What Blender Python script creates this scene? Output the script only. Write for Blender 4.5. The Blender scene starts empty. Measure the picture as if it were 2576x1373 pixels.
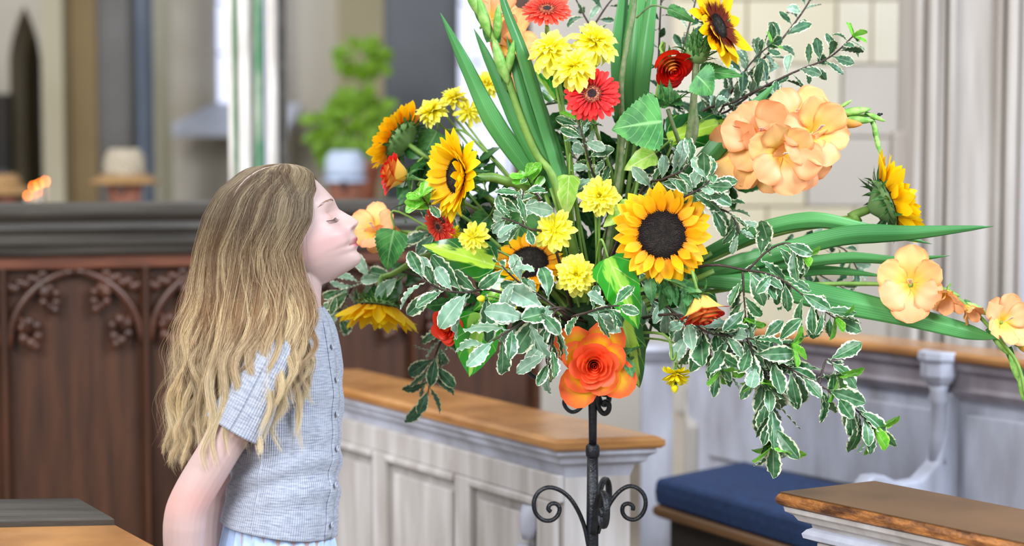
import bpy, math, random
import numpy as np
from mathutils import Vector, Matrix

# ------------------------------------------------------------------ camera, world, light
SC = bpy.context.scene
COL = SC.collection
W_PX, H_PX, F_PX = 2576.0, 1373.0, 5000.0
CAM_H = 1.42
PITCH = math.atan(386.5 / F_PX)
CAM = Vector((0, 0, CAM_H))
FW = Vector((0, math.cos(PITCH), -math.sin(PITCH)))
UP = Vector((0, math.sin(PITCH), math.cos(PITCH)))
RT = Vector((1, 0, 0))
cd = bpy.data.cameras.new('camera')
cam = bpy.data.objects.new('camera', cd)
COL.objects.link(cam)
cam.location = CAM
cam.rotation_euler = (math.pi / 2 - PITCH, 0, 0)
cd.sensor_width = 36.0
cd.lens = F_PX / W_PX * 36.0
cd.dof.use_dof = True
cd.dof.focus_distance = 3.58
cd.dof.aperture_fstop = 2.1
cd.clip_end = 100
SC.camera = cam
SC.view_settings.view_transform = 'Standard'
SC.view_settings.look = 'None'
SC.view_settings.exposure = 0.0
SC.view_settings.gamma = 1.0
SC.view_settings.use_curve_mapping = False
world = bpy.data.worlds.new('daylight')
SC.world = world
world.use_nodes = True
wb = world.node_tree.nodes['Background']
wb.inputs[0].default_value = (0.88, 0.94, 1.0, 1)
wb.inputs[1].default_value = 0.56


def area(name, loc, target, sx, sy, power, col=(1, 1, 1)):
    l = bpy.data.lights.new(name, 'AREA')
    l.shape = 'RECTANGLE'
    l.size = sx
    l.size_y = sy
    l.energy = power
    l.color = col
    o = bpy.data.objects.new(name, l)
    COL.objects.link(o)
    o.location = loc
    d = Vector(target) - Vector(loc)
    o.rotation_euler = d.to_track_quat('-Z', 'Y').to_euler()
    return o


area('chancel_window_light', (-3.2, -1.6, 4.6), (-0.2, 3.8, 1.0), 3.0, 3.6, 580, (0.95, 0.975, 1.0))
area('east_window_light', (4.2, 0.6, 4.4), (0.4, 4.2, 0.9), 2.4, 3.0, 560, (0.78, 0.87, 1.0))


area('added_far_wall_light', (-2.6, 4.6, 4.3), (1.2, 6.9, 1.4), 1.8, 2.2, 130, (0.97, 0.98, 1.0))  # added light with no window seen, brightens far wall and rims the hair

# ------------------------------------------------------------------ pixel helpers: where a sight line meets a plane of the place
def ray(px, py):
    return FW + RT * ((px - W_PX / 2) / F_PX) + UP * ((H_PX / 2 - py) / F_PX)


def P(px, py, d):
    return CAM + ray(px, py) * d


def atY(px, py, y):
    r = ray(px, py)
    return CAM + r * (y / r.y)


def atZ(px, py, z):
    r = ray(px, py)
    return CAM + r * ((z - CAM_H) / r.z)


def C3(a, b, c):
    """direction given as right, up, towards the viewer"""
    return (RT * a + UP * b - FW * c).normalized()


# ------------------------------------------------------------------ materials
def lin(c):
    return tuple(((x / 255.0) / 12.92) if x / 255.0 <= 0.04045 else ((x / 255.0 + 0.055) / 1.055) ** 2.4 for x in c)


def newmat(name):
    m = bpy.data.materials.new(name)
    m.use_nodes = True
    nt = m.node_tree
    for n in list(nt.nodes):
        nt.nodes.remove(n)
    out = nt.nodes.new('ShaderNodeOutputMaterial')
    bs = nt.nodes.new('ShaderNodeBsdfPrincipled')
    nt.links.new(bs.outputs[0], out.inputs[0])
    return m, nt, bs, out


def setin(bs, key, v):
    for k in key if isinstance(key, (list, tuple)) else [key]:
        if k in bs.inputs:
            bs.inputs[k].default_value = v
            return


def noise_mat(name, c1, c2, rough=0.5, scale=6.0, stretch=(1, 1, 1), bump=0.0, spec=0.5, detail=5.0, contrast=(0.3, 0.7),
              bump_scale=None, coat=0.0, metal=0.0):
    m, nt, bs, out = newmat(name)
    tc = nt.nodes.new('ShaderNodeTexCoord')
    mp = nt.nodes.new('ShaderNodeMapping')
    mp.inputs['Scale'].default_value = stretch
    nt.links.new(tc.outputs['Object'], mp.inputs[0])
    nz = nt.nodes.new('ShaderNodeTexNoise')
    nz.inputs['Scale'].default_value = scale
    nz.inputs['Detail'].default_value = detail
    nt.links.new(mp.outputs[0], nz.inputs['Vector'])
    rp = nt.nodes.new('ShaderNodeValToRGB')
    rp.color_ramp.elements[0].position = contrast[0]
    rp.color_ramp.elements[1].position = contrast[1]
    rp.color_ramp.elements[0].color = (*lin(c1), 1)
    rp.color_ramp.elements[1].color = (*lin(c2), 1)
    nt.links.new(nz.outputs['Fac'], rp.inputs[0])
    nt.links.new(rp.outputs[0], bs.inputs['Base Color'])
    bs.inputs['Roughness'].default_value = rough
    setin(bs, ['Specular IOR Level', 'Specular'], spec)
    setin(bs, ['Coat Weight', 'Coat'], coat)
    bs.inputs['Metallic'].default_value = metal
    if bump:
        n2 = nt.nodes.new('ShaderNodeTexNoise')
        n2.inputs['Scale'].default_value = bump_scale or scale * 4
        n2.inputs['Detail'].default_value = 6
        nt.links.new(mp.outputs[0], n2.inputs['Vector'])
        bp = nt.nodes.new('ShaderNodeBump')
        bp.inputs['Strength'].default_value = bump
        bp.inputs['Distance'].default_value = 0.01
        nt.links.new(n2.outputs['Fac'], bp.inputs['Height'])
        nt.links.new(bp.outputs[0], bs.inputs['Normal'])
    return m


def emit_mat(name, c, strength):
    m, nt, bs, out = newmat(name)
    nt.nodes.remove(bs)
    e = nt.nodes.new('ShaderNodeEmission')
    e.inputs[0].default_value = (*lin(c), 1)
    e.inputs[1].default_value = strength
    nt.links.new(e.outputs[0], out.inputs[0])
    return m


# ------------------------------------------------------------------ object helpers
def tag(o, label=None, cat=None, group=None, kind=None):
    if label:
        o['label'] = label
    if cat:
        o['category'] = cat
    if group:
        o['group'] = group
    if kind:
        o['kind'] = kind
    return o


def make_mesh(name, verts, faces, mat=None, smooth=True, attrs=None):
    me = bpy.data.meshes.new(name)
    me.from_pydata([tuple(v) for v in verts], [], [tuple(int(i) for i in f) for f in faces])
    if attrs:
        for k, a in attrs.items():
            a = np.asarray(a, dtype=np.float32)
            if a.ndim == 1:
                at = me.attributes.new(k, 'FLOAT', 'POINT')
                at.data.foreach_set('value', a)
            else:
                if a.shape[1] == 3:
                    a = np.concatenate([a, np.ones((len(a), 1), np.float32)], 1)
                at = me.attributes.new(k, 'FLOAT_COLOR', 'POINT')
                at.data.foreach_set('color', np.ascontiguousarray(a).ravel())
    if mat:
        me.materials.append(mat)
    if smooth and len(me.polygons):
        me.polygons.foreach_set('use_smooth', [True] * len(me.polygons))
    me.update()
    return me


def add(name, data, parent=None, matrix=None):
    o = bpy.data.objects.new(name, data)
    COL.objects.link(o)
    if parent is not None:
        o.parent = parent
    if matrix is not None:
        o.matrix_basis = matrix
    return o


def thing(name, label, cat, loc=(0, 0, 0), group=None):
    o = bpy.data.objects.new(name, None)
    COL.objects.link(o)
    o.location = loc
    o.empty_display_size = 0.02
    return tag(o, label, cat, group)


def T(v):
    return Matrix.Translation(v)


def orient(pos, y_dir, z_hint, s=1.0):
    """matrix whose local Y runs along y_dir and whose local Z is as near z_hint as can be"""
    y = Vector(y_dir).normalized()
    z = Vector(z_hint)
    z = z - y * z.dot(y)
    if z.length < 1e-6:
        z = y.orthogonal()
    z.normalize()
    x = y.cross(z)
    sx, sy, sz = s if isinstance(s, (tuple, list)) else (s, s, s)
    m = Matrix(((x.x * sx, y.x * sy, z.x * sz, pos[0]), (x.y * sx, y.y * sy, z.y * sz, pos[1]),
                (x.z * sx, y.z * sy, z.z * sz, pos[2]), (0, 0, 0, 1)))
    return m


class MB:
    """collects shapes for one mesh"""

    def __init__(self):
        self.v = []
        self.f = []

    def addm(self, v, f):
        n = len(self.v)
        self.v += [tuple(p) for p in v]
        self.f += [tuple(i + n for i in q) for q in f]
        return self

    def box(self, o, ax, ay, az):
        """o corner, three edge vectors"""
        o, ax, ay, az = Vector(o), Vector(ax), Vector(ay), Vector(az)
        v = [o, o + ax, o + ax + ay, o + ay, o + az, o + ax + az, o + ax + ay + az, o + ay + az]
        f = [(0, 3, 2, 1), (4, 5, 6, 7), (0, 1, 5, 4), (1, 2, 6, 5), (2, 3, 7, 6), (3, 0, 4, 7)]
        return self.addm(v, f)

    def loft(self, loops, cap=True, closed=True):
        n = len(loops[0])
        v = [p for l in loops for p in l]
        f = []
        for i in range(len(loops) - 1):
            for j in range(n if closed else n - 1):
                a = i * n + j
                b = i * n + (j + 1) % n
                f.append((a, b, b + n, a + n))
        if cap:
            f.append(tuple(reversed(range(n))))
            f.append(tuple(range((len(loops) - 1) * n, len(loops) * n)))
        return self.addm(v, f)

    def tube(self, pts, rad, n=8, cap=True, flat=1.0, hint=None):
        pts = [Vector(p) for p in pts]
        if not isinstance(rad, (list, tuple, np.ndarray)):
            rad = [rad] * len(pts)
        loops = []
        prev = None
        for i, p in enumerate(pts):
            t = (pts[min(i + 1, len(pts) - 1)] - pts[max(i - 1, 0)])
            t = t.normalized() if t.length > 1e-9 else Vector((0, 0, 1))
            if prev is None:
                a = Vector(hint) if hint is not None else t.orthogonal()
            else:
                a = prev
            a = a - t * a.dot(t)
            a = a.normalized() if a.length > 1e-6 else t.orthogonal().normalized()
            prev = a
            b = t.cross(a)
            loops.append([p + (a * math.cos(2 * math.pi * k / n) + b * (math.sin(2 * math.pi * k / n) * flat)) * rad[i] for k in range(n)])
        return self.loft(loops, cap)

    def lathe(self, prof, c=(0, 0, 0), n=24):
        c = Vector(c)
        loops = [[c + Vector((r * math.cos(2 * math.pi * k / n), r * math.sin(2 * math.pi * k / n), z)) for k in range(n)] for r, z in prof]
        return self.loft(loops, True)

    def ball(self, c, r, n=10, m=7):
        c = Vector(c)
        r = Vector(r) if isinstance(r, (tuple, list, Vector)) else Vector((r, r, r))
        prof = [(max(1e-4, math.sin(math.pi * i / (m - 1))), -math.cos(math.pi * i / (m - 1))) for i in range(m)]
        loops = [[c + Vector((q * r.x * math.cos(2 * math.pi * k / n), q * r.y * math.sin(2 * math.pi * k / n), z * r.z)) for k in range(n)] for q, z in prof]
        return self.loft(loops, True)

    def build(self, name, mat, parent=None, smooth=False, matrix=None, bevel=0.0, seg=2):
        o = add(name, make_mesh(name, self.v, self.f, mat, smooth), parent, matrix)
        if bevel:
            b = o.modifiers.new('bevel', 'BEVEL')
            b.width = bevel
            b.segments = seg
            b.limit_method = 'ANGLE'
        return o


def bez(pts, n=16):
    """Catmull-Rom through points"""
    pts = [Vector(p) for p in pts]
    if len(pts) == 2:
        return [pts[0].lerp(pts[1], i / n) for i in range(n + 1)]
    q = [pts[0] * 2 - pts[1]] + pts + [pts[-1] * 2 - pts[-2]]
    out = []
    segs = len(pts) - 1
    per = max(2, n // segs)
    for s in range(segs):
        p0, p1, p2, p3 = q[s:s + 4]
        for i in range(per):
            t = i / per
            out.append(0.5 * ((2 * p1) + (p2 - p0) * t + (2 * p0 - 5 * p1 + 4 * p2 - p3) * t * t + (3 * p1 - p0 - 3 * p2 + p3) * t ** 3))
    out.append(pts[-1])
    return out
# ------------------------------------------------------------------ setting materials
M_floor = noise_mat('stone_floor', (120, 108, 95), (150, 138, 122), 0.6, 3, bump=0.1)
M_cream = noise_mat('cream_plaster', (188, 178, 150), (205, 197, 172), 0.85, 1.2)
M_plaster = noise_mat('grey_plaster', (178, 168, 150), (208, 200, 188), 0.85, 1.6)
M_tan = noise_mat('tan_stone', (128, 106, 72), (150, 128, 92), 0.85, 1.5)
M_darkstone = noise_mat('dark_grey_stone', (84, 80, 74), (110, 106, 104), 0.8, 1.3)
M_palestone = noise_mat('pale_limestone', (230, 224, 204), (244, 238, 222), 0.85, 2.0)
M_yelstone = noise_mat('yellow_limestone', (232, 222, 192), (240, 232, 208), 0.85, 2.0)
M_greystone = noise_mat('grey_limestone', (208, 202, 194), (222, 216, 208), 0.85, 2.0)
M_mortar = noise_mat('mortar', (212, 202, 186), (222, 212, 198), 0.9, 8)
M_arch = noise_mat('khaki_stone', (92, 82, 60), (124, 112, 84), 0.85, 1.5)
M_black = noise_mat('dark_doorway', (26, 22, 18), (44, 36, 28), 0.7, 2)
M_oak = noise_mat('dark_oak', (44, 25, 15), (86, 51, 31), 0.42, 5, (6, 6, 0.6), 0.15, contrast=(0.25, 0.75))
M_oakred = noise_mat('red_oak', (80, 44, 30), (118, 68, 46), 0.4, 5, (1, 1, 6), 0.1)
M_oakgrey = noise_mat('weathered_oak_rail', (40, 36, 32), (80, 74, 66), 0.38, 4, (0.5, 4, 8), 0.2)
M_carve = noise_mat('carved_oak', (40, 22, 14), (88, 52, 36), 0.32, 9, bump=0.1)
M_lime = noise_mat('limed_oak', (156, 146, 138), (206, 201, 199), 0.55, 4, (5, 5, 0.7), 0.1, contrast=(0.2, 0.7))
M_limeb = noise_mat('limed_oak_panelling', (138, 126, 114), (192, 185, 178), 0.6, 3, (7, 7, 0.4), 0.1, contrast=(0.22, 0.72))
M_mauve = noise_mat('grey_limed_oak', (150, 148, 156), (206, 210, 226), 0.5, 3, (3, 3, 0.8), 0.1)
M_frieze = noise_mat('mauve_brown_oak', (118, 106, 108), (164, 156, 166), 0.45, 3, (3, 3, 0.8), 0.1)
M_browntop = noise_mat('polished_oak_top', (140, 92, 48), (196, 140, 82), 0.22, 4, (1.2, 1.2, 8), 0.05)
M_browntop2 = noise_mat('brown_oak_top', (84, 56, 28), (116, 82, 48), 0.5, 3, (1.2, 1.2, 8), 0.06)
M_edge = noise_mat('worn_oak_edge', (84, 46, 20), (190, 122, 60), 0.4, 22, (1, 1, 3), 0.5, contrast=(0.35, 0.7))
M_white = noise_mat('worn_white_paint', (176, 166, 156), (232, 226, 218), 0.6, 9, (3, 3, 0.5), 0.2)
M_greenp = noise_mat('worn_green_paint', (62, 112, 78), (150, 158, 140), 0.6, 10, (3, 3, 0.6), 0.2, contrast=(0.42, 0.66))
M_blue = noise_mat('blue_cushion_cloth', (10, 34, 70), (20, 50, 92), 0.8, 60, detail=2)
M_sky1 = emit_mat('window_daylight', (226, 232, 255), 1.6)
M_sill = noise_mat('white_sill', (186, 190, 206), (214, 216, 228), 0.5, 3)

# ------------------------------------------------------------------ floor and far walls
f = MB().box((-7, -3, -0.05), (14, 0, 0), (0, 18, 0), (0, 0, 0.05)).build('floor', M_floor)
tag(f, 'worn stone church floor', 'floor', kind='structure')


def ybox(name, px0, px1, py0, py1, y, depth, mat, parent=None, tagit=True, bevel=0.0):
    """upright block whose front face fills the given sight lines at distance y"""
    a, b = atY(px0, py1, y), atY(px1, py0, y)
    xa, xb = atY(px0, 300, y).x, atY(px1, 300, y).x
    z0 = max(0.0, a.z) if py1 < 2000 else 0.0
    o = MB().box((xa, y, z0), (xb - xa, 0, 0), (0, depth, 0), (0, 0, b.z - z0)).build(name, mat, parent, bevel=bevel)
    return o


TOPPY = -900
FLOORPY = 5000
w = ybox('wall_back', -1100, 3700, TOPPY, FLOORPY, 12.5, 0.3, M_cream)
tag(w, 'cream plastered nave wall', 'wall', kind='structure')
# left aisle wall with a pointed doorway
yA = 11.0


mb = MB()
zt_ = 3.6


def xz(px, py):
    return atY(px, 300, yA).x, atY(px, py, yA).z


def wseg(px0, px1, za, zb):
    x0, x1 = atY(px0, 300, yA).x, atY(px1, 300, yA).x
    mb.box((x0, yA, za), (x1 - x0, 0, 0), (0, .35, 0), (0, 0, zb - za))


wseg(-900, 26, 0, zt_)
wseg(106, 114, 0, zt_)
NA = 14
for i in range(NA):
    pa, pb = 26 + 80 * i / NA, 26 + 80 * (i + 1) / NA
    loz = []
    for q in (pa, pb):
        u = abs(q - 66) / 40.0
        loz.append(xz(q, 150 - (150 - 14) * max(0, 1 - u) ** 0.62)[1])
    x0, x1 = xz(pa, 0)[0], xz(pb, 0)[0]
    v = [(x0, yA, loz[0]), (x1, yA, loz[1]), (x1, yA, zt_), (x0, yA, zt_)]
    v += [(a_, yA + .35, c_) for a_, b_, c_ in v]
    mb.addm(v, [(0, 1, 2, 3), (7, 6, 5, 4), (0, 4, 5, 1)])
wl = mb.build('wall_left', M_plaster)
tag(wl, 'plastered aisle wall with a pointed doorway', 'wall', kind='structure')
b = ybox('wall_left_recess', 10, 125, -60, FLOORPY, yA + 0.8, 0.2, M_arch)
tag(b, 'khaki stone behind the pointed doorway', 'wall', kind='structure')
d1 = ybox('door_1', 94, 112, 130, FLOORPY, yA + 0.62, 0.06, M_black)
tag(d1, 'dark open door leaf in the pointed doorway', 'door', kind='structure')
t1 = ybox('trim_1', -200, 20, 236, 480, yA - 0.2, 0.12, M_black)
tag(t1, 'dark wooden board against the aisle wall', 'trim', kind='structure')
p = ybox('wall_pier', 110, 160, TOPPY, FLOORPY, 10.6, 0.4, M_cream)
tag(p, 'cream pier edge beside the doorway', 'pier', kind='structure')
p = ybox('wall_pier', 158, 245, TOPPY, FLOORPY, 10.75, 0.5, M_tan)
tag(p, 'tan stone pier face', 'pier', kind='structure')
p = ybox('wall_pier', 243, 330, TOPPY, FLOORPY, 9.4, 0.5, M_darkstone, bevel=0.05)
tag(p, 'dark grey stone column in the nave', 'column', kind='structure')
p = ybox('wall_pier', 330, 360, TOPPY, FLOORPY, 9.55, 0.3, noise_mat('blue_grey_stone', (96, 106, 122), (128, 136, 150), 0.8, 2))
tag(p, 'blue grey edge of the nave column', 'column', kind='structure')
p = ybox('wall_pier', 356, 400, TOPPY, FLOORPY, 10.2, 0.4, noise_mat('light_stone', (196, 186, 152), (216, 208, 180), 0.85, 2))
tag(p, 'light stone pilaster by the window recess', 'column', kind='structure')
# window recess with splayed sill
w3 = ybox('wall_window', 396, 548, TOPPY, FLOORPY, 11.3, 0.3, M_plaster)
tag(w3, 'mottled plaster beside the nave window', 'wall', kind='structure')
w3 = ybox('wall_window', 546, 720, 262, FLOORPY, 11.3, 0.3, M_plaster)
tag(w3, 'plaster below the nave window', 'wall', kind='structure')


def window(name, px0, px1, py0, py1, y, lab, nb=3, nm=1):
    a, b = atY(px0, py1, y), atY(px1, py0, y)
    a.x, b.x = atY(px0, 300, y).x, atY(px1, 300, y).x
    root = thing(name, lab, 'window', (a.x, y, a.z))
    root['kind'] = 'structure'
    MB().box((0, 0.02, 0), (b.x - a.x, 0, 0), (0, 0.01, 0), (0, 0, b.z - a.z)).build('pane', M_sky1, root)
    fr = MB()
    wd, ht = b.x - a.x, b.z - a.z
    for i in range(nm + 2):
        x = wd * i / (nm + 1)
        fr.box((x - 0.007, -0.01, 0), (0.014, 0, 0), (0, 0.03, 0), (0, 0, ht))
    for i in range(nb + 2):
        z = ht * i / (nb + 1)
        fr.box((0, -0.01, z - 0.006), (wd, 0, 0), (0, 0.03, 0), (0, 0, 0.012))
    fr.build('leading', M_sill, root)
    return root


window('window_1', 546, 700, TOPPY, 262, 11.25, 'bright leaded nave window behind the painted post', 8, 2)
a, b = atY(400, 330, 10.9), atY(720, 330, 10.9)
c_, d_ = atY(540, 258, 11.25), atY(760, 258, 11.25)
mb = MB()
mb.addm([a, b, d_, c_, a - Vector((0, 0, .03)), b - Vector((0, 0, .03)), d_ - Vector((0, 0, .03)), c_ - Vector((0, 0, .03))],
        [(0, 1, 2, 3), (4, 7, 6, 5), (0, 4, 5, 1), (1, 5, 6, 2), (2, 6, 7, 3), (3, 7, 4, 0)])
s = mb.build('trim_2', M_sill)
tag(s, 'white splayed window sill', 'sill', kind='structure')
w4 = ybox('wall_nave', 700, 850, TOPPY, FLOORPY, 11.6, 0.3, noise_mat('soft_plaster', (180, 170, 152), (196, 188, 170), .9, 1))
tag(w4, 'plain plaster behind the leafy plant', 'wall', kind='structure')
w4 = ybox('wall_nave', 850, 968, TOPPY, FLOORPY, 11.5, 0.3, noise_mat('ochre_plaster', (158, 146, 112), (178, 166, 134), .9, 1))
tag(w4, 'ochre stone jamb behind the leafy plant', 'wall', kind='structure')
p = ybox('wall_pier', 965, 1150, TOPPY, FLOORPY, 10.4, 0.5, noise_mat('slate_stone', (86, 88, 92), (118, 122, 128), .8, 1.4), bevel=0.06)
tag(p, 'slate grey column in front of the tall window', 'column', kind='structure')
window('window_2', 1146, 1300, TOPPY, 600, 11.4, 'tall bright window beside the slate grey column', 9, 2)
w5 = ybox('wall_chancel', 1296, 1720, TOPPY, FLOORPY, 8.2, 0.3, M_greystone)
tag(w5, 'whitish chancel wall behind the flowers', 'wall', kind='structure')

# ------------------------------------------------------------------ ashlar wall on the right: each block is a piece of the wall
yW = 6.9
wr = ybox('wall_right', 1690, 2420, TOPPY, FLOORPY, yW + 0.02, 0.3, M_mortar)
tag(wr, 'pale ashlar wall of limestone blocks', 'wall', kind='structure')
rng = random.Random(5)
rows = [-330, -150, 0, 162, 345, 520, 700, 865, 1040]
cols = [[1700, 1905, 2130, 2400], [1700, 1800, 2010, 2290, 2400], [1700, 1880, 2105, 2195, 2400], [1700, 1960, 2118, 2400],
        [1700, 1850, 2030, 2240, 2400], [1700, 1930, 2150, 2400], [1700, 1840, 2060, 2270, 2400], [1700, 1920, 2110, 2400]]
smats = [M_palestone, M_yelstone, M_greystone, M_palestone]
for i in range(len(rows) - 1):
    for j in range(len(cols[i]) - 1):
        g = 2.5
        a = atY(cols[i][j] + g, rows[i + 1] - g, yW)
        b = atY(cols[i][j + 1] - g, rows[i] + g, yW)
        mt = smats[rng.randrange(4)]
        if rows[i] == 162 and cols[i][j] == 2118:
            mt = M_greystone  # grey chosen here to paint in the shade of a recess
        off = rng.uniform(0, 0.006)
        MB().box((a.x, yW - off, a.z), (b.x - a.x, 0, 0), (0, 0.03, 0), (0, 0, b.z - a.z)).build('stone_block', mt, wr, bevel=0.004)
# limed panelling that closes the wall, with its vertical mouldings
yP = 5.6
wp = ybox('wall_panelling', 2290, 3200, TOPPY, FLOORPY, yP, 0.2, M_limeb)
tag(wp, 'limed oak panelling with upright mouldings', 'panelling', kind='structure')
for (x0, x1, pr) in ((2296, 2318, .02), (2330, 2352, .045), (2356, 2372, .03), (2376, 2392, .055), (2500, 2518, .03), (2522, 2548, .06), (2556, 2572, .04)):
    a, b = atY(x0, 300, yP), atY(x1, 300, yP)
    b.z = 3.0
    MB().box((a.x, yP - pr, 0), (b.x - a.x, 0, 0), (0, pr + .02, 0), (0, 0, b.z)).build('moulding', M_limeb, wp, bevel=0.008)
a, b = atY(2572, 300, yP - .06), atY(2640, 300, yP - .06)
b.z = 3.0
MB().box((a.x, yP - .02, 0), (b.x - a.x, 0, 0), (0, .05, 0), (0, 0, b.z)).build('grey_board', M_mauve, wp)  # plain grey board at the end of the mouldings
a, b = atY(2250, 345, yP + .05), atY(2296, 330, yP)
MB().box((a.x, yP + .05, 0), (b.x - a.x, 0, 0), (0, .1, 0), (0, 0, b.z)).build('plinth_board', M_limeb, wp, bevel=.01)

# ------------------------------------------------------------------ dark oak screen with tracery
E = Vector((1.443, 0.40, 0)).normalized()
N = Vector((E.y, -E.x, 0))
S0 = Vector((-1288 / F_PX * 5.5 - 0.35 * E.x, 5.5 - 0.35 * E.y, 0))
SLEN = 1.92
ROTS = Matrix(((E.x, -N.x, 0, S0.x), (E.y, -N.y, 0, S0.y), (0, 0, 1, 0), (0, 0, 0, 1)))   # local x along, -y towards viewer


def sbox(mb, s0, s1, o0, o1, z0, z1):
    return mb.box((s0, -o1, z0), (s1 - s0, 0, 0), (0, o1 - o0, 0), (0, 0, z1 - z0))


scr = thing('oak_screen', 'dark carved oak screen with pointed tracery arches behind the girl', 'screen', S0)
scr.matrix_basis = ROTS
BAY = 0.388
st0 = 0.353 + 335 / F_PX * 5.6 * 1.035
muls = [st0 - 2 * BAY, st0 - BAY, st0, st0 + BAY, st0 + 2 * BAY, SLEN - 0.03]
ZR = 1.19
prof = [(0, .0), (.115, .0), (.115, -.03), (.1, -.045), (.085, -.05), (.09, -.075), (.075, -.085), (.075, -.115), (.06, -.118), (.055, -.145), (0, -.145)]
mb = MB()
mb.loft([[(s, -o, ZR + z) for o, z in prof] for s in (-0.3, SLEN)])
mb.build('top_rail', M_oakgrey, scr, bevel=0.004)
mb = MB()
sbox(mb, -0.3, SLEN, 0, .035, ZR - .185, ZR - .145)
mb.build('red_rail', M_oakred, scr, bevel=0.005)
for i in range(len(muls) - 1):
    mb = MB()
    sbox(mb, muls[i], muls[i + 1], -.03, 0.0, 0.02, ZR - .16)
    mb.build('panel', M_oak, scr)
for i, s in enumerate(muls):
    mb = MB()
    mb.loft([[(s - .016, 0, z), (s - .012, -.03, z), (s - .004, -.045, z), (s + .004, -.045, z), (s + .012, -.03, z), (s + .016, 0, z)] for z in (0, ZR - .18)])
    mb.build('mullion', M_oak, scr, bevel=.003)


def arch_pts(c, hw, zs, za, n=10):
    R_ = (hw * hw + (za - zs) ** 2) / (2 * hw)
    pts = []
    for sgn in (-1, 1):
        cx = c + sgn * (hw - R_) * 1.0
        seg = []
        for i in range(n + 1):
            a = (i / n) * math.asin((za - zs) / R_)
            seg.append((cx + sgn * R_ * math.cos(a), zs + R_ * math.sin(a)))
        pts.append(seg)
    return pts


for i in range(len(muls) - 1):
    c = (muls[i] + muls[i + 1]) / 2
    hw = (muls[i + 1] - muls[i]) / 2 - .012
    zs, za = ZR - .40, ZR - .19
    for seg in arch_pts(c, hw, zs, za):
        MB().tube([(x, -.022, z) for x, z in seg], .0125, 6).build('arch_moulding', M_carve, scr, smooth=True)
    # carved spandrels and leafy cusps
    for sgn in (-1, 1):
        mb = MB()
        for k in range(7):
            a = k / 6
            mb.ball((c + sgn * (hw * (.98 - .5 * a)), -.012, za - .01 - .035 * (1 - a) - .01 * (k % 2)), (.018, .012, .016), 8, 5)
        mb.build('spandrel_carving', M_carve, scr, smooth=True)
        for (u, dz, sc) in ((.38, .075, 1.0), (.68, .17, 1.15)):
            mb = MB()
            x, z = c + sgn * hw * u, za - dz
            for k in range(6):
                a = k * 1.05 + u * 4
                mb.ball((x + math.cos(a) * .020 * sc, -.024 - .006 * (k % 3), z + math.sin(a) * .026 * sc), (.014 * sc, .012, .015 * sc), 8, 5)
            mb.ball((x - sgn * .014, -.034, z - .034 * sc), (.013, .012, .016), 8, 5)
            mb.tube([(x + sgn * .03, -.015, z + .045), (x + sgn * .012, -.03, z + .02), (x, -.03, z)], [.012, .012, .008], 6)
            mb.build('leaf_cusp', M_carve, scr, smooth=True)

# painted post rising from the screen, and its dark companion by the window
yq = 5.95
pr_ = thing('painted_post', 'worn white and green painted wooden post rising above the oak screen', 'post', atY(640, 900, yq))
pr_.location.z = 0


def post_part(root, name, px0, px1, off, dep, mat, z0=0.0, z1=2.6, y=None, bevel=.006):
    y = y or yq
    a, b = atY(px0, 300, y), atY(px1, 300, y)
    return MB().box((a.x - root.location.x, y - off - root.location.y, z0), (b.x - a.x, 0, 0), (0, dep, 0), (0, 0, z1 - z0)).build(name, mat, root, bevel=bevel)


post_part(pr_, 'white_board', 574, 700, 0, .1, M_white)
post_part(pr_, 'green_strip', 588, 599, .012, .03, M_greenp)
post_part(pr_, 'white_moulding', 602, 632, .03, .05, M_white, bevel=.014)
post_part(pr_, 'green_strip', 638, 664, .012, .03, M_greenp)
post_part(pr_, 'dark_strip', 667, 676, .02, .04, M_mauve)
post_part(pr_, 'white_moulding', 676, 698, .035, .05, M_white, bevel=.012)
post_part(pr_, 'dark_edge', 700, 714, -.02, .08, M_oakgrey)
po = thing('screen_post', 'purplish brown wooden post at the end of the oak screen', 'post', atY(1310, 900, 5.98))
po.location.z = 0
post_part(po, 'shaft', 1292, 1336, 0, .08, M_oak, y=5.98)
post_part(po, 'grey_fillet', 1268, 1292, .0, .06, M_mauve, y=5.98)

# ------------------------------------------------------------------ stalls and desks
def inset(poly, d):
    n = len(poly)
    out = []
    for i in range(n):
        p0, p1, p2 = Vector(poly[i - 1]), Vector(poly[i]), Vector(poly[(i + 1) % n])
        e1 = (p1 - p0).normalized()
        e2 = (p2 - p1).normalized()
        n1 = Vector((-e1.y, e1.x))
        n2 = Vector((-e2.y, e2.x))
        bis = (n1 + n2)
        k = d / max(0.2, (1 + n1.dot(n2)))
        out.append(p1 + bis * k)
    return out


def ccw(poly):
    a = sum(poly[i][0] * poly[(i + 1) % len(poly)][1] - poly[(i + 1) % len(poly)][0] * poly[i][1] for i in range(len(poly)))
    return poly if a > 0 else list(reversed(poly))


def ploft(poly, prof, name, mat, parent, bevel=0.0):
    """poly plan outline, prof list of (inset, z)"""
    loops = [[(q[0], q[1], z) for q in inset(poly, d)] for d, z in prof]
    return MB().loft(loops).build(name, mat, parent, bevel=bevel)


def plan(px, py, z):
    p_ = atZ(px, py, z)
    return Vector((p_.x, p_.y))


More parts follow.
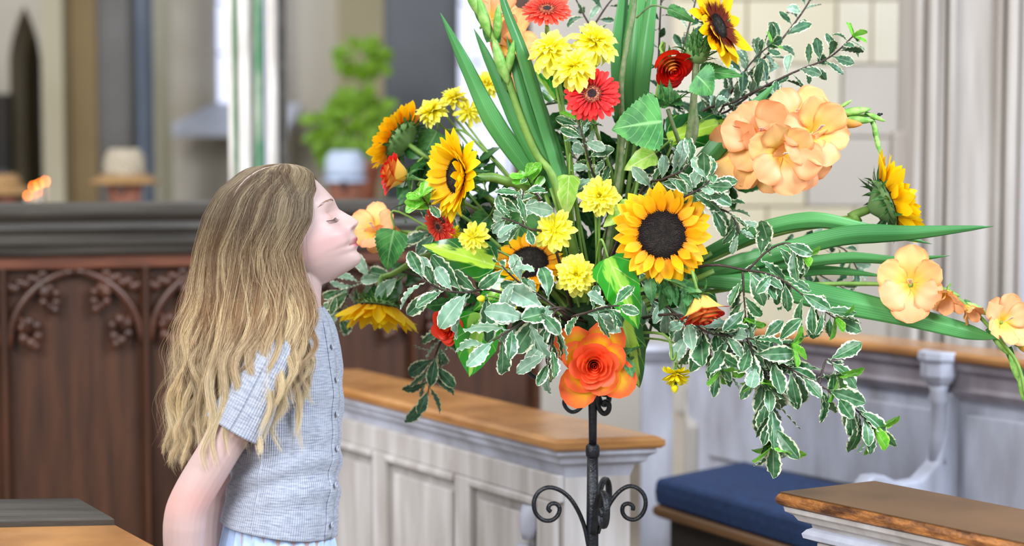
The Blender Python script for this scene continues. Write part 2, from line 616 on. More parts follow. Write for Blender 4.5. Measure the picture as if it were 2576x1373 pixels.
def face_frame(root, A, B, z0, z1, out, mat_f, mat_p, xs, bottom=.1, rail=.07, dep=.018, stile=.035):
    """rails, stiles and raised panels on an upright face from plan point A to B; out is the outward plan normal"""
    L = (B - A).length
    e = (B - A).normalized()
    A3 = Vector((A.x, A.y, 0))
    e3 = Vector((e.x, e.y, 0))
    o3 = Vector((out.x, out.y, 0)).normalized()

    def slab(name, s0, s1, za, zb, d, m, bev):
        MB().box(A3 + e3 * s0 + Vector((0, 0, za)), e3 * (s1 - s0), o3 * d, Vector((0, 0, zb - za))).build(name, m, root, bevel=bev)
    slab('rail', 0, L, z1 - rail, z1, dep, mat_f, .004)
    slab('rail', 0, L, z0, z0 + bottom, dep, mat_f, .004)
    for s in xs:
        slab('stile', max(0, s - stile), min(L, s + stile), z0 + bottom, z1 - rail, dep, mat_f, .004)
    for a, b in zip(xs[:-1], xs[1:]):
        slab('moulding', a + stile, b - stile, z1 - rail - .018, z1 - rail, dep + .008, mat_f, .005)
        slab('panel', a + stile + .025, b - stile - .025, z0 + bottom + .03, z1 - rail - .045, dep * .55, mat_p, .01)


# centre desk, seen behind the flower stand
ZT = .74
A, B = plan(1397, 1107, ZT), plan(1674, 1097, ZT)
L_ = plan(859, 976, ZT)
dirp = (L_ - A).normalized()
A2, B2 = A + dirp * 1.42, B + dirp * 1.38
poly = ccw([A, B, B2, A2])
desk = thing('choir_desk', 'limed oak choir desk with polished brown top behind the iron flower stand', 'desk', (0, 0, 0))
ploft(poly, [(.012, ZT), (0, ZT - .008), (0, ZT - .02), (.006, ZT - .026)], 'top', M_browntop, desk)
ploft(poly, [(.012, ZT - .026), (.01, ZT - .036), (.022, ZT - .046), (.024, ZT - .056), (.04, ZT - .066), (.046, ZT - .09)], 'cornice', M_mauve, desk)
ploft(poly, [(.046, ZT - .085), (.046, 0.0)], 'body', M_lime, desk)
body = inset(poly, .046)
ii = min(range(4), key=lambda k: (Vector(body[k]) - A).length)
jj = min(range(4), key=lambda k: (Vector(body[k]) - A2).length)
fa, fb = Vector(body[ii]), Vector(body[jj])
e = (fb - fa).normalized()
out = Vector((e.y, -e.x))
if out.y > 0:
    out = -out
face_frame(desk, fa, fb, 0.02, ZT - .085, out, M_lime, M_lime, [.05, .40, .80, 1.2], .1, .06)
# carved bracket foot near the corner
cb = MB()
o3 = Vector((out.x, out.y, 0))
e3 = Vector((e.x, e.y, 0))
base = Vector((fa.x, fa.y, 0)) + e3 * .115 + o3 * .012
for k, (z, r, h) in enumerate(((.545, .030, .07), (.47, .052, .028), (.43, .048, .024), (.39, .054, .028), (.33, .040, .05), (.25, .05, .04))):
    loops = []
    for q in range(5):
        a = q / 4
        rr = r * (0.75 + .25 * math.sin(math.pi * a))
        zz = z - h / 2 + h * a
        loops.append([base + e3 * (rr * math.cos(t_ * math.pi / 8)) + o3 * (rr * .8 * math.sin(t_ * math.pi / 8)) + Vector((0, 0, zz - .014 * math.sin(t_ * math.pi / 8))) for t_ in range(9)])
    cb.loft(loops)
cb.build('carved_bracket', M_mauve, desk, smooth=True)

# near desk at the lower right corner
A, B = plan(1950, 1236, ZT), plan(2200, 1207, ZT)
Nn, Nb = plan(2576, 1367, ZT), plan(2576, 1276, ZT)
d1_ = (Nn - A).normalized()
poly = ccw([A, A + d1_ * 1.5, B + d1_ * 1.5, B])
nd = thing('choir_desk', 'limed oak desk end with worn brown top beside the blue cushion', 'desk', (0, 0, 0))
ploft(poly, [(.006, ZT), (.006, ZT - .002)], 'top', M_browntop2, nd)
ploft(poly, [(.010, ZT - .001), (.004, ZT - .004), (0, ZT - .012), (.002, ZT - .022), (.012, ZT - .027)], 'worn_edge', M_edge, nd)
ploft(poly, [(.010, ZT - .027), (.012, ZT - .036), (.022, ZT - .042), (.028, ZT - .052), (.044, ZT - .058), (.046, ZT - .068)], 'cornice', M_lime, nd)
ploft(poly, [(.046, ZT - .064), (.038, ZT - .068), (.032, ZT - .076), (.034, ZT - .084), (.05, ZT - .09)], 'bead_moulding', M_mauve, nd)
ploft(poly, [(.054, ZT - .08), (.054, 0)], 'body', M_lime, nd)
body = inset(poly, .054)
ii = min(range(4), key=lambda k: (Vector(body[k]) - A).length)
fa = Vector(body[ii])
out = Vector((-d1_.y, d1_.x))
if out.y > 0:
    out = -out
for k in range(6):
    s0 = .0 + k * .105
    a3 = Vector((fa.x, fa.y, 0)) + Vector((d1_.x, d1_.y, 0)) * s0
    MB().box(a3, Vector((d1_.x, d1_.y, 0)) * .102, Vector((out.x, out.y, 0)) * .008, Vector((0, 0, ZT - .09))).build('plank', M_lime, nd, bevel=.003)

# desk corner at the lower left
zl = .70
A, B = plan(205, 1268, zl), plan(-60, 1276, zl)
C_ = plan(400, 1373, zl)
dd = (C_ - A).normalized()
poly = ccw([A, A + dd * .9, B + dd * .9 + Vector((-.5, 0)), B + Vector((-.5, 0))])
ld = thing('prayer_desk', 'brown oak prayer desk with a grey back ledge by the oak screen', 'desk', (0, 0, 0))
ploft(poly, [(.008, zl), (0, zl - .008), (0, zl - .028), (.008, zl - .034)], 'top', M_browntop, ld)
ploft(poly, [(.02, zl - .03), (.03, 0)], 'body', M_lime, ld)
s1 = plan(300, 1322, zl)
s2 = plan(-60, 1338, zl)
poly2 = ccw([A + (s1 - A) * .02, s1, s2 + Vector((-.3, 0)), B + Vector((-.3, 0))])
ploft(poly2, [(.006, zl - .002), (.006, zl + .010), (.010, zl + .014)], 'ledge', M_oakgrey, ld)

# high backed stalls with curved arms, blue seat cushion on their bench
ZB = .875
K1, K2 = plan(2049, 838, ZB), plan(2576, 900, ZB)
e = (K2 - K1).normalized()
K0 = K1 - e * (.5)
K3 = K1 + e * 1.25
nrm = Vector((e.y, -e.x))
if nrm.y > 0:
    nrm = -nrm
e3, n3 = Vector((e.x, e.y, 0)), Vector((nrm.x, nrm.y, 0))
stl = thing('choir_stall', 'grey limed oak choir stall with moulded capping and curved arm dividers', 'stall', (K0.x, K0.y, 0))
LS = 1.75


def stbox(mb, s0, s1, o0, o1, z0, z1):
    return mb.box(e3 * s0 + n3 * o0 + Vector((0, 0, z0)), e3 * (s1 - s0), n3 * (o1 - o0), Vector((0, 0, z1 - z0)))


mb = MB()
stbox(mb, 0, LS, -.06, -.02, 0, ZB - .03)
mb.build('back_board', M_mauve, stl)
mb = MB()
mb.loft([[e3 * s + n3 * o + Vector((0, 0, ZB + z)) for o, z in ((-.09, 0), (.03, 0), (.04, -.008), (.04, -.02), (.03, -.026), (-.09, -.026))] for s in (0, LS)])
mb.build('capping', M_browntop, stl, bevel=.003)
mb = MB()
mb.loft([[e3 * s + n3 * o + Vector((0, 0, ZB + z)) for o, z in ((-.06, -.026), (.026, -.026), (.022, -.045), (.008, -.055), (.006, -.085), (.014, -.095), (-.002, -.115), (-.06, -.115))] for s in (0, LS)])
mb.build('frieze', M_frieze, stl, bevel=.003)
s_div = (plan(2320, 885, ZB) - K0).dot(e)
divs = [s_div, s_div + .82]
for k, s in enumerate(divs):
    mb = MB()
    mb.loft([[Vector((0, 0, z)) + e3 * (s + r * math.cos(a * math.pi / 4)) + n3 * (.035 + r * math.sin(a * math.pi / 4)) for a in range(8)] for z, r in
             ((ZB - .002, .05), (ZB - .02, .052), (ZB - .028, .044), (ZB - .06, .044), (ZB - .075, .034), (ZB - .085, .024))])
    mb.build('capital', M_mauve, stl, bevel=.003)
    mb = MB()
    mb.loft([[Vector((0, 0, z)) + e3 * (s + r * math.cos(a * math.pi / 6)) + n3 * (.035 + r * math.sin(a * math.pi / 6)) for a in range(12)] for z, r in
             ((ZB - .08, .026), (ZB - .10, .020), (ZB - .115, .026), (ZB - .13, .018), (ZB - .20, .017), (ZB - .27, .024))])
    mb.build('colonnette', M_mauve, stl, smooth=True)
    # divider board whose arm sweeps forward
    pr2 = [(-.02, 0), (-.02, ZB - .1), (.015, ZB - .1), (.02, ZB - .2), (.035, ZB - .265), (.07, ZB - .30), (.115, ZB - .30), (.15, ZB - .275), (.175, ZB - .272), (.19, ZB - .29), (.19, ZB - .33), (.175, ZB - .36), (.175, 0)]
    mb = MB()
    mb.loft([[e3 * (s + w_) + n3 * (o * 1.6) + Vector((0, 0, z)) for o, z in pr2] for w_ in (-.022, .022)])
    mb.build('arm_divider', M_mauve, stl, bevel=.006)
for a, b in zip([0.05] + divs, divs + [LS]):
    mb = MB()
    stbox(mb, a + .04, b - .04, -.02, -.008, .5, ZB - .15)
    mb.build('back_panel', M_mauve, stl, bevel=.006)
ZC = .525
cpoly = [plan(1650, 1200, ZC), plan(2075, 1322, ZC), plan(2225, 1240, ZC), plan(1872, 1156, ZC)]
cpoly = ccw(cpoly)
bn = thing('stall_bench', 'brown oak bench under the blue cushion', 'bench', (0, 0, 0))
ploft(cpoly, [(.0, ZC - .071), (-.006, ZC - .078), (-.006, ZC - .092), (.004, ZC - .1)], 'seat_board', M_browntop2, bn)
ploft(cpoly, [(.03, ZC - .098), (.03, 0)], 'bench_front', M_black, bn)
cu = ploft(cpoly, [(.008, ZC - .070), (.0, ZC - .064), (-.003, ZC - .035), (0, ZC - .012), (.006, ZC - .003), (.02, ZC), (.06, ZC + .004)], 'seat_cushion', M_blue, None, bevel=.004)
tag(cu, 'deep blue patterned seat cushion on the stall bench', 'cushion')

# return stall across the end of the bench
yr = (K0.y + .06)
xl, xr = atY(1618, 300, yr).x, K0.x - .02
rs = thing('return_stall', 'plain grey return stall closing the bench behind the drooping spray', 'stall', (xl, yr, 0))
zr = atY(1700, 868, yr).z
wd_ = xr - xl
MB().box((0, 0, 0), (wd_, 0, 0), (0, .05, 0), (0, 0, zr - .03)).build('back_board', M_mauve, rs)
MB().loft([[(s, o, zr + z) for o, z in ((.09, 0), (-.035, 0), (-.04, -.012), (-.03, -.022), (-.02, -.035), (-.006, -.05), (.09, -.05))] for s in (0, wd_)]).build('capping', M_mauve, rs, bevel=.003)
xm = atY(1742, 300, yr).x - xl
prr = [(.0, 0), (.0, zr - .12), (-.02, zr - .12), (-.03, zr - .16), (-.06, zr - .2), (-.075, zr - .2), (-.085, zr - .22), (-.085, 0)]
MB().loft([[(xm + w_, o, z) for o, z in prr] for w_ in (-.018, .018)]).build('arm_divider', M_limeb, rs, bevel=.006)
# ------------------------------------------------------------------ leaf and petal building blocks
RND = random.Random(11)
D0 = 3.72
BASE = P(1490, 835, D0)


def strip_mesh(name, mat, shape, width=0.4, nu=3, nt=9, fold=0.0, droop=0.0, cup=0.0, ruffle=0.0, rfreq=4.0, serr=0.0, sfreq=9.0,
               twist=0.0, seed=0, ridge=0.0, rpow=2.0, notch=0.0):
    """a leaf or petal along +Y, face +Z, of unit length, with 'edge' (0 midrib, 1 margin) and 't' (0 base, 1 tip) stored on it"""
    rg = random.Random(seed)
    ph = rg.uniform(0, 6.28)
    ts = [i / (nt - 1) for i in range(nt)]
    wx, wy = zip(*shape)
    V, Ed, Tt = [], [], []
    y = z = 0.0
    px_, pz_ = 0.0, 0.0
    for i, t in enumerate(ts):
        if i:
            a = droop * (t - 0.5 / (nt - 1))
            y += math.cos(a) / (nt - 1)
            z -= math.sin(a) / (nt - 1)
        ang = droop * t
        w_ = float(np.interp(t, wx, wy)) * width / 2
        tw = twist * t
        for j in range(-nu, nu + 1):
            u = j / nu
            au = abs(u)
            ww = w_ * (1 + serr * au ** 3 * (1 if (i % 2) else -1) * (0 if i in (0, nt - 1) else 1))
            x = u * ww
            dz = fold * au * w_ + cup * (1 - u * u) * -w_ + ruffle * au ** rpow * math.sin(rfreq * t * 6.283 + ph + (0.9 if u > 0 else 0)) + ridge * math.cos(u * 9.0) * w_
            dy = -notch * (1 - au) * t ** 6 + (notch * 0.4 * math.cos(u * 6.28) * t ** 6 if notch else 0)
            xx = x * math.cos(tw) - dz * math.sin(tw)
            zz = x * math.sin(tw) + dz * math.cos(tw)
            V.append((xx, y + dy + zz * math.sin(ang), z + zz * math.cos(ang)))
            Ed.append(au)
            Tt.append(t)
    n = 2 * nu + 1
    F = []
    for i in range(nt - 1):
        for j in range(n - 1):
            a = i * n + j
            F.append((a, a + 1, a + n + 1, a + n))
    return make_mesh(name, V, F, mat, True, {'edge': Ed, 't': Tt})


def attr(nt, name):
    n = nt.nodes.new('ShaderNodeAttribute')
    n.attribute_name = name
    return n.outputs['Fac']


def math_n(nt, op, a, b=None, c=None, clamp=False):
    n = nt.nodes.new('ShaderNodeMath')
    n.operation = op
    n.use_clamp = clamp
    for i, v in enumerate((a, b, c)):
        if v is None:
            continue
        if isinstance(v, (int, float)):
            n.inputs[i].default_value = v
        else:
            nt.links.new(v, n.inputs[i])
    return n.outputs[0]


def mix_c(nt, fac, a, b):
    n = nt.nodes.new('ShaderNodeMix')
    n.data_type = 'RGBA'
    for k, v in ((0, fac), (6, a), (7, b)):
        if isinstance(v, (tuple, list)):
            n.inputs[k].default_value = (*v, 1) if len(v) == 3 else v
        elif isinstance(v, (int, float)):
            n.inputs[k].default_value = v
        else:
            nt.links.new(v, n.inputs[k])
    return n.outputs[2]


def smooth(nt, v, lo, hi):
    n = nt.nodes.new('ShaderNodeMapRange')
    n.interpolation_type = 'SMOOTHSTEP'
    n.inputs['From Min'].default_value = lo
    n.inputs['From Max'].default_value = hi
    nt.links.new(v, n.inputs['Value'])
    return n.outputs['Result']


def noise_o(nt, scale, stretch=(1, 1, 1), detail=3.0):
    tc = nt.nodes.new('ShaderNodeTexCoord')
    mp = nt.nodes.new('ShaderNodeMapping')
    mp.inputs['Scale'].default_value = stretch
    oi = nt.nodes.new('ShaderNodeObjectInfo')
    nt.links.new(tc.outputs['Object'], mp.inputs[0])
    ad = nt.nodes.new('ShaderNodeVectorMath')
    ad.operation = 'ADD'
    cm = nt.nodes.new('ShaderNodeCombineXYZ')
    k = math_n(nt, 'MULTIPLY', oi.outputs['Random'], 30.0)
    nt.links.new(k, cm.inputs[0])
    nt.links.new(k, cm.inputs[2])
    nt.links.new(mp.outputs[0], ad.inputs[0])
    nt.links.new(cm.outputs[0], ad.inputs[1])
    nz = nt.nodes.new('ShaderNodeTexNoise')
    nz.inputs['Scale'].default_value = scale
    nz.inputs['Detail'].default_value = detail
    nt.links.new(ad.outputs[0], nz.inputs['Vector'])
    return nz.outputs['Fac']


def finish(nt, bs, out, col, rough=0.45, trans=0.25, spec=0.4, vary=0.2, bump=None, coat=0.0):
    oi = nt.nodes.new('ShaderNodeObjectInfo')
    hs = nt.nodes.new('ShaderNodeHueSaturation')
    v = math_n(nt, 'MULTIPLY_ADD', oi.outputs['Random'], vary, 1.0 - vary / 2)
    nt.links.new(v, hs.inputs['Value'])
    if isinstance(col, tuple):
        hs.inputs['Color'].default_value = (*col, 1)
    else:
        nt.links.new(col, hs.inputs['Color'])
    nt.links.new(hs.outputs[0], bs.inputs['Base Color'])
    bs.inputs['Roughness'].default_value = rough
    setin(bs, ['Specular IOR Level', 'Specular'], spec)
    setin(bs, ['Coat Weight', 'Coat'], coat)
    if bump is not None:
        bp = nt.nodes.new('ShaderNodeBump')
        bp.inputs['Strength'].default_value = 0.35
        bp.inputs['Distance'].default_value = 0.003
        nt.links.new(bump, bp.inputs['Height'])
        nt.links.new(bp.outputs[0], bs.inputs['Normal'])
    if trans:
        tr = nt.nodes.new('ShaderNodeBsdfTranslucent')
        nt.links.new(hs.outputs[0], tr.inputs[0])
        mx = nt.nodes.new('ShaderNodeMixShader')
        mx.inputs[0].default_value = trans
        nt.links.new(bs.outputs[0], mx.inputs[1])
        nt.links.new(tr.outputs[0], mx.inputs[2])
        nt.links.new(mx.outputs[0], out.inputs[0])


def leaf_mat(name, c1, c2, rim=None, rim_at=0.62, vein=None, side=0.0, rough=0.4, trans=0.2, spec=0.45, nscale=5.0, vary=0.3, coat=0.0):
    m, nt, bs, out = newmat(name)
    e = attr(nt, 'edge')
    t = attr(nt, 't')
    nz = noise_o(nt, nscale)
    col = mix_c(nt, smooth(nt, nz, 0.35, 0.65), lin(c1), lin(c2))
    bump = None
    if vein:
        mid = smooth(nt, e, 0.10, 0.02)
        if side:
            s = math_n(nt, 'SUBTRACT', math_n(nt, 'MULTIPLY', t, side), math_n(nt, 'MULTIPLY', e, side * 0.32))
            fr = math_n(nt, 'FRACT', s)
            lnv = math_n(nt, 'MULTIPLY', smooth(nt, math_n(nt, 'ABSOLUTE', math_n(nt, 'SUBTRACT', fr, 0.5)), 0.07, 0.02), 0.6)
            mid = math_n(nt, 'MAXIMUM', mid, lnv)
            bump = mid
        col = mix_c(nt, math_n(nt, 'MULTIPLY', mid, 0.75), col, lin(vein))
    if rim:
        ns = noise_o(nt, 9.0, (1, 1, 1), 2.0)
        k = math_n(nt, 'ADD', e, math_n(nt, 'MULTIPLY', math_n(nt, 'SUBTRACT', ns, 0.5), 0.7))
        col = mix_c(nt, smooth(nt, k, rim_at, rim_at + 0.1), col, lin(rim))
    finish(nt, bs, out, col, rough, trans, spec, vary, bump, coat)
    return m


def petal_mat(name, base, mid, tip, p0=0.15, p1=0.6, rough=0.5, trans=0.35, streak=0.25, vary=0.12, attrname='t', edge=None):
    m, nt, bs, out = newmat(name)
    t = attr(nt, attrname)
    st = noise_o(nt, 6.0, (14, 1, 1), 2.0)
    k = math_n(nt, 'ADD', t, math_n(nt, 'MULTIPLY', math_n(nt, 'SUBTRACT', st, 0.5), streak))
    c = mix_c(nt, smooth(nt, k, p0, p1), lin(base), lin(mid))
    c = mix_c(nt, smooth(nt, k, p1, 1.0), c, lin(tip))
    if edge:
        c = mix_c(nt, smooth(nt, attr(nt, 'edge'), 0.75, 1.0), c, lin(edge))
    finish(nt, bs, out, c, rough, trans, 0.3, vary)
    return m


M_stem = noise_mat('green_stem', (96, 138, 52), (140, 174, 80), 0.5, 30)
M_stemd = noise_mat('downy_stem', (70, 104, 50), (128, 132, 96), 0.6, 90)
M_twig = noise_mat('dark_twig', (40, 26, 24), (74, 54, 46), 0.55, 60, bump=0.2)
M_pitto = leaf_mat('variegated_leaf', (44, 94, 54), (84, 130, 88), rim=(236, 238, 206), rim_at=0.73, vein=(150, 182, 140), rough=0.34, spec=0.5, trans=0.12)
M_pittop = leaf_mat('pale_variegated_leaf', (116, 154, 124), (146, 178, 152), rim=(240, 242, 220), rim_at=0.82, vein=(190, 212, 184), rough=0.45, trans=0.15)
M_pittod = leaf_mat('shaded_variegated_leaf', (38, 78, 52), (66, 108, 78), rim=(214, 220, 178), rim_at=0.78, vein=(110, 146, 106), rough=0.4, trans=0.12)  # darker copy of the variegated leaf, shade put into its greens
M_young = leaf_mat('young_green_leaf', (92, 176, 40), (128, 204, 70), rim=(196, 224, 120), rim_at=0.86, vein=(170, 214, 110), rough=0.2, spec=0.6, trans=0.25)
M_rosel = leaf_mat('rose_leaf', (48, 104, 52), (78, 134, 78), vein=(120, 164, 104), side=7, rough=0.45)
M_dark = leaf_mat('dark_filler_leaf', (24, 72, 30), (52, 108, 46), vein=(84, 134, 70), rough=0.35)
M_sunl = leaf_mat('sunflower_leaf', (46, 116, 52), (88, 162, 78), vein=(150, 200, 130), side=6, rough=0.5, trans=0.25, nscale=3)
M_bract = leaf_mat('bract_green', (34, 88, 34), (74, 128, 58), vein=(140, 178, 110), rough=0.6)
M_ivy = leaf_mat('marbled_ivy_leaf', (28, 134, 24), (70, 170, 30), vein=(196, 226, 90), side=4, rough=0.16, spec=0.6, trans=0.15, nscale=3.5, coat=0.3)
M_ivypale = leaf_mat('lime_ivy_leaf', (150, 206, 66), (204, 232, 128), vein=(226, 240, 160), side=4, rough=0.25, trans=0.25, nscale=3)
M_ivydark = leaf_mat('deep_ivy_leaf', (16, 82, 26), (40, 120, 34), vein=(190, 220, 96), side=0, rough=0.18, spec=0.6, trans=0.1, coat=0.3)


def ivy_var(name, dark, light, thr):
    m, nt, bs, out = newmat(name)
    e = attr(nt, 'edge')
    t = attr(nt, 't')
    nz = noise_o(nt, 4.0, (2.4, .7, 1), 2.5)
    k = math_n(nt, 'ADD', e, math_n(nt, 'MULTIPLY', math_n(nt, 'SUBTRACT', nz, 0.5), 1.5))
    col = mix_c(nt, smooth(nt, k, thr - .1, thr + .12), lin(light), lin(dark))
    mid = smooth(nt, e, 0.07, 0.01)
    col = mix_c(nt, math_n(nt, 'MULTIPLY', mid, .7), col, lin((206, 232, 120)))
    s = math_n(nt, 'SUBTRACT', math_n(nt, 'MULTIPLY', t, 4.0), math_n(nt, 'MULTIPLY', e, 1.4))
    fr = math_n(nt, 'FRACT', s)
    lnv = smooth(nt, math_n(nt, 'ABSOLUTE', math_n(nt, 'SUBTRACT', fr, 0.5)), 0.06, 0.015)
    col = mix_c(nt, math_n(nt, 'MULTIPLY', lnv, .35), col, lin((190, 224, 110)))
    finish(nt, bs, out, col, 0.17, 0.15, 0.6, 0.1, lnv, 0.3)
    return m


M_ivyvar = ivy_var('yellow_marbled_ivy_leaf', (14, 92, 22), (176, 214, 66), .42)
M_ivyvar2 = ivy_var('green_marbled_ivy_leaf', (40, 150, 24), (150, 212, 70), .32)


def sword_mat():
    m, nt, bs, out = newmat('sword_leaf')
    st = noise_o(nt, 5.0, (260, 1.2, 260), 2.0)
    col = mix_c(nt, smooth(nt, st, .3, .7), lin((54, 124, 62)), lin((104, 176, 98)))
    finish(nt, bs, out, col, 0.42, 0.22, 0.45, 0.22)
    return m


def sword_mat2():
    m, nt, bs, out = newmat('sword_leaf_fine')
    e = attr(nt, 'edge')
    w_ = math_n(nt, 'SINE', math_n(nt, 'MULTIPLY', e, 34.0))
    nz = noise_o(nt, 3.0, (1, 1, 1), 3.0)
    k = math_n(nt, 'ADD', math_n(nt, 'MULTIPLY', w_, 0.07), nz)
    col = mix_c(nt, smooth(nt, k, .15, .85), lin((46, 116, 56)), lin((104, 178, 100)))
    finish(nt, bs, out, col, 0.38, 0.2, 0.5, 0.3)
    return m


M_sword = sword_mat2()
M_sunp = petal_mat('sunflower_petal', (246, 150, 0), (255, 186, 4), (255, 200, 20), 0.0, 0.5, streak=.3)
M_sunpl = petal_mat('lemon_sunflower_petal', (240, 176, 0), (252, 208, 6), (255, 220, 30), 0.0, 0.5, streak=.3)
M_sunbi = petal_mat('bicolour_sunflower_petal', (110, 34, 4), (255, 200, 10), (255, 212, 20), 0.34, 0.5, streak=.55)
M_ger = petal_mat('red_gerbera_petal', (196, 20, 26), (226, 30, 34), (240, 52, 46), 0.1, 0.6, trans=.25)
M_gerc = petal_mat('coral_gerbera_petal', (222, 52, 40), (240, 70, 50), (250, 104, 80), 0.1, 0.6, trans=.25)
M_chr = petal_mat('yellow_chrysanthemum_petal', (240, 224, 20), (255, 244, 60), (255, 252, 130), 0.0, 0.5, trans=.3, vary=.1)
M_chrg = petal_mat('deep_yellow_chrysanthemum_petal', (228, 208, 10), (252, 232, 20), (255, 244, 70), 0.0, 0.55, trans=.3)
M_glad = petal_mat('peach_gladiolus_petal', (250, 200, 70), (246, 188, 136), (240, 164, 110), 0.10, 0.5, trans=.18, streak=.16, vary=.12, edge=(238, 148, 94))
M_gladp = petal_mat('pale_gladiolus_petal', (252, 212, 90), (248, 202, 128), (244, 178, 118), 0.18, 0.66, trans=.18, streak=.16, vary=.12, edge=(240, 160, 102))
M_stamen = noise_mat('stamen', (236, 190, 190), (250, 226, 220), .5, 20)
M_disc = noise_mat('sunflower_disc', (14, 9, 8), (44, 24, 16), .8, 160, bump=.6, detail=2)
M_discin = noise_mat('sunflower_disc_centre', (20, 22, 14), (124, 132, 110), .75, 190, bump=.6, detail=2, contrast=(.45, .8))
M_gerd = noise_mat('gerbera_centre', (20, 8, 12), (60, 22, 26), .7, 200, bump=.5)
M_gerf = noise_mat('gerbera_florets', (120, 22, 24), (214, 150, 92), .7, 400, contrast=(.45, .75), detail=2)

SH_PETAL = [(0, .45), (.15, .7), (.4, 1), (.62, .95), (.82, .62), (.94, .25), (1, .02)]
SH_PETALR = [(0, .35), (.2, .6), (.5, .92), (.75, 1), (.9, .82), (.97, .5), (1, .15)]
SH_GER = [(0, .5), (.3, .75), (.6, 1), (.85, .95), (.95, .7), (1, .3)]
SH_PIT = [(0, .07), (.12, .08), (.2, .25), (.38, .72), (.58, 1), (.76, .96), (.9, .6), (.97, .28), (1, .03)]
SH_OVAL = [(0, .06), (.08, .08), (.15, .4), (.35, .9), (.5, 1), (.7, .82), (.88, .4), (1, .02)]
SH_HEART = [(0, .35), (.04, .8), (.12, 1.0), (.28, .98), (.5, .78), (.72, .48), (.9, .18), (1, .01)]
SH_IVY = [(0, .45), (.05, .85), (.14, 1.0), (.24, .86), (.34, .80), (.46, .82), (.58, .66), (.74, .46), (.9, .2), (1, .01)]
SH_BRACT = [(0, .8), (.2, 1), (.45, .8), (.7, .42), (.88, .15), (1, .01)]
SH_TEPAL = [(0, .12), (.15, .3), (.35, .66), (.55, .95), (.72, 1), (.86, .86), (.95, .55), (1, .16)]

ME_PIT = {}
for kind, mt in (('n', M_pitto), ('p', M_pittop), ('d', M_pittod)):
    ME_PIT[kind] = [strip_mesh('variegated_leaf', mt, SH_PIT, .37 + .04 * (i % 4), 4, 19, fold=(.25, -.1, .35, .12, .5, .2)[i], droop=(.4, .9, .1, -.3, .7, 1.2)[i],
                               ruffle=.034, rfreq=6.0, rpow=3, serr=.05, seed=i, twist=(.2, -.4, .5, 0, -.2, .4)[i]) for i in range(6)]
ME_YOUNG = [strip_mesh('young_leaf', M_young, SH_PETALR, .52, 3, 9, fold=.3, droop=(.2, .6, -.2)[i], ruffle=.01, seed=i) for i in range(3)]
ME_ROSEL = [strip_mesh('rose_leaf', M_rosel, SH_OVAL, .52, 3, 13, fold=.25, droop=(.3, .8, -.1)[i], serr=.08, seed=i) for i in range(3)]
ME_DARK = [strip_mesh('dark_leaf', M_dark, SH_OVAL, .46, 3, 11, fold=.2, droop=(.3, .9, -.2)[i], serr=.05, seed=i) for i in range(3)]
ME_BRACT = [strip_mesh('bract', M_bract, SH_BRACT, .34, 2, 8, fold=.3, droop=(-.8, -1.5, 1.1, .2)[i], seed=i, twist=(.3, -.3, .2, 0)[i]) for i in range(4)]


def spindle(name, mat, r=.2, n=8, tipv=1.0):
    prof = [(.10, 0), (.55, .12), (.95, .32), (1, .5), (.8, .72), (.42, .9), (.06, 1.0)]
    V, Fc, Tt = [], [], []
    for q, z in prof:
        for k in range(n):
            a = 2 * math.pi * k / n
            V.append((q * r * math.cos(a), z, q * r * math.sin(a)))
            Tt.append(z)
    for i in range(len(prof) - 1):
        for k in range(n):
            a, b = i * n + k, i * n + (k + 1) % n
            Fc.append((a, a + n, b + n, b))
    Fc.append(tuple(range(n)))
    Fc.append(tuple(reversed(range((len(prof) - 1) * n, len(prof) * n))))
    return make_mesh(name, V, Fc, mat, True, {'t': Tt, 'edge': [0.5] * len(Tt)})


def local(root, p):
    return Vector(p) - root.location


def stem_to_base(root, start, back_dir, rad=.004, mat=None, mids=None, name='stem', jitter=.035):
    """stem from the flower's back into the bowl"""
    b = BASE + Vector((RND.uniform(-jitter, jitter), RND.uniform(-jitter * .6, jitter * .8), RND.uniform(-.01, .01)))
    pts = [start, start + back_dir * .035]
    if mids:
        pts += [P(*m_) for m_ in mids]
    else:
        mid = (start + b) * .5 + Vector((0, .03, .02))
        pts.append(mid)
    pts.append(b)
    c = bez(pts, 20)
    n = len(c)
    MB().tube([local(root, q) for q in c], [rad * (.85 + .4 * i / n) for i in range(n)], 8).build(name, mat or M_stem, root, smooth=True)


def frame_of(n):
    n = Vector(n).normalized()
    h = UP if abs(n.dot(UP)) < .9 else RT
    x = h.cross(n).normalized()
    y = n.cross(x)
    return x, y, n


# ------------------------------------------------------------------ sunflowers
SUNM = [strip_mesh('petal', M_sunp, SH_PETAL, .50, 3, 9, fold=.12, droop=(.15, -.3, .5, -.1)[i], ridge=.05, ruffle=.012, rfreq=1.3, seed=i, twist=(.2, -.25, .1, 0)[i]) for i in range(4)]
SUNL = [strip_mesh('petal', M_sunpl, SH_PETAL, .46, 3, 9, fold=.12, droop=(.15, -.3, .5, -.1)[i], ridge=.05, ruffle=.012, rfreq=1.3, seed=i + 9, twist=(.2, -.25, .1, 0)[i]) for i in range(4)]
SUNB = [strip_mesh('petal', M_sunbi, SH_PETAL, .46, 3, 10, fold=.15, droop=(.25, -.2, .6, 0)[i], ridge=.05, ruffle=.012, rfreq=1.3, seed=i + 19, twist=(.3, -.35, .2, 0)[i]) for i in range(4)]


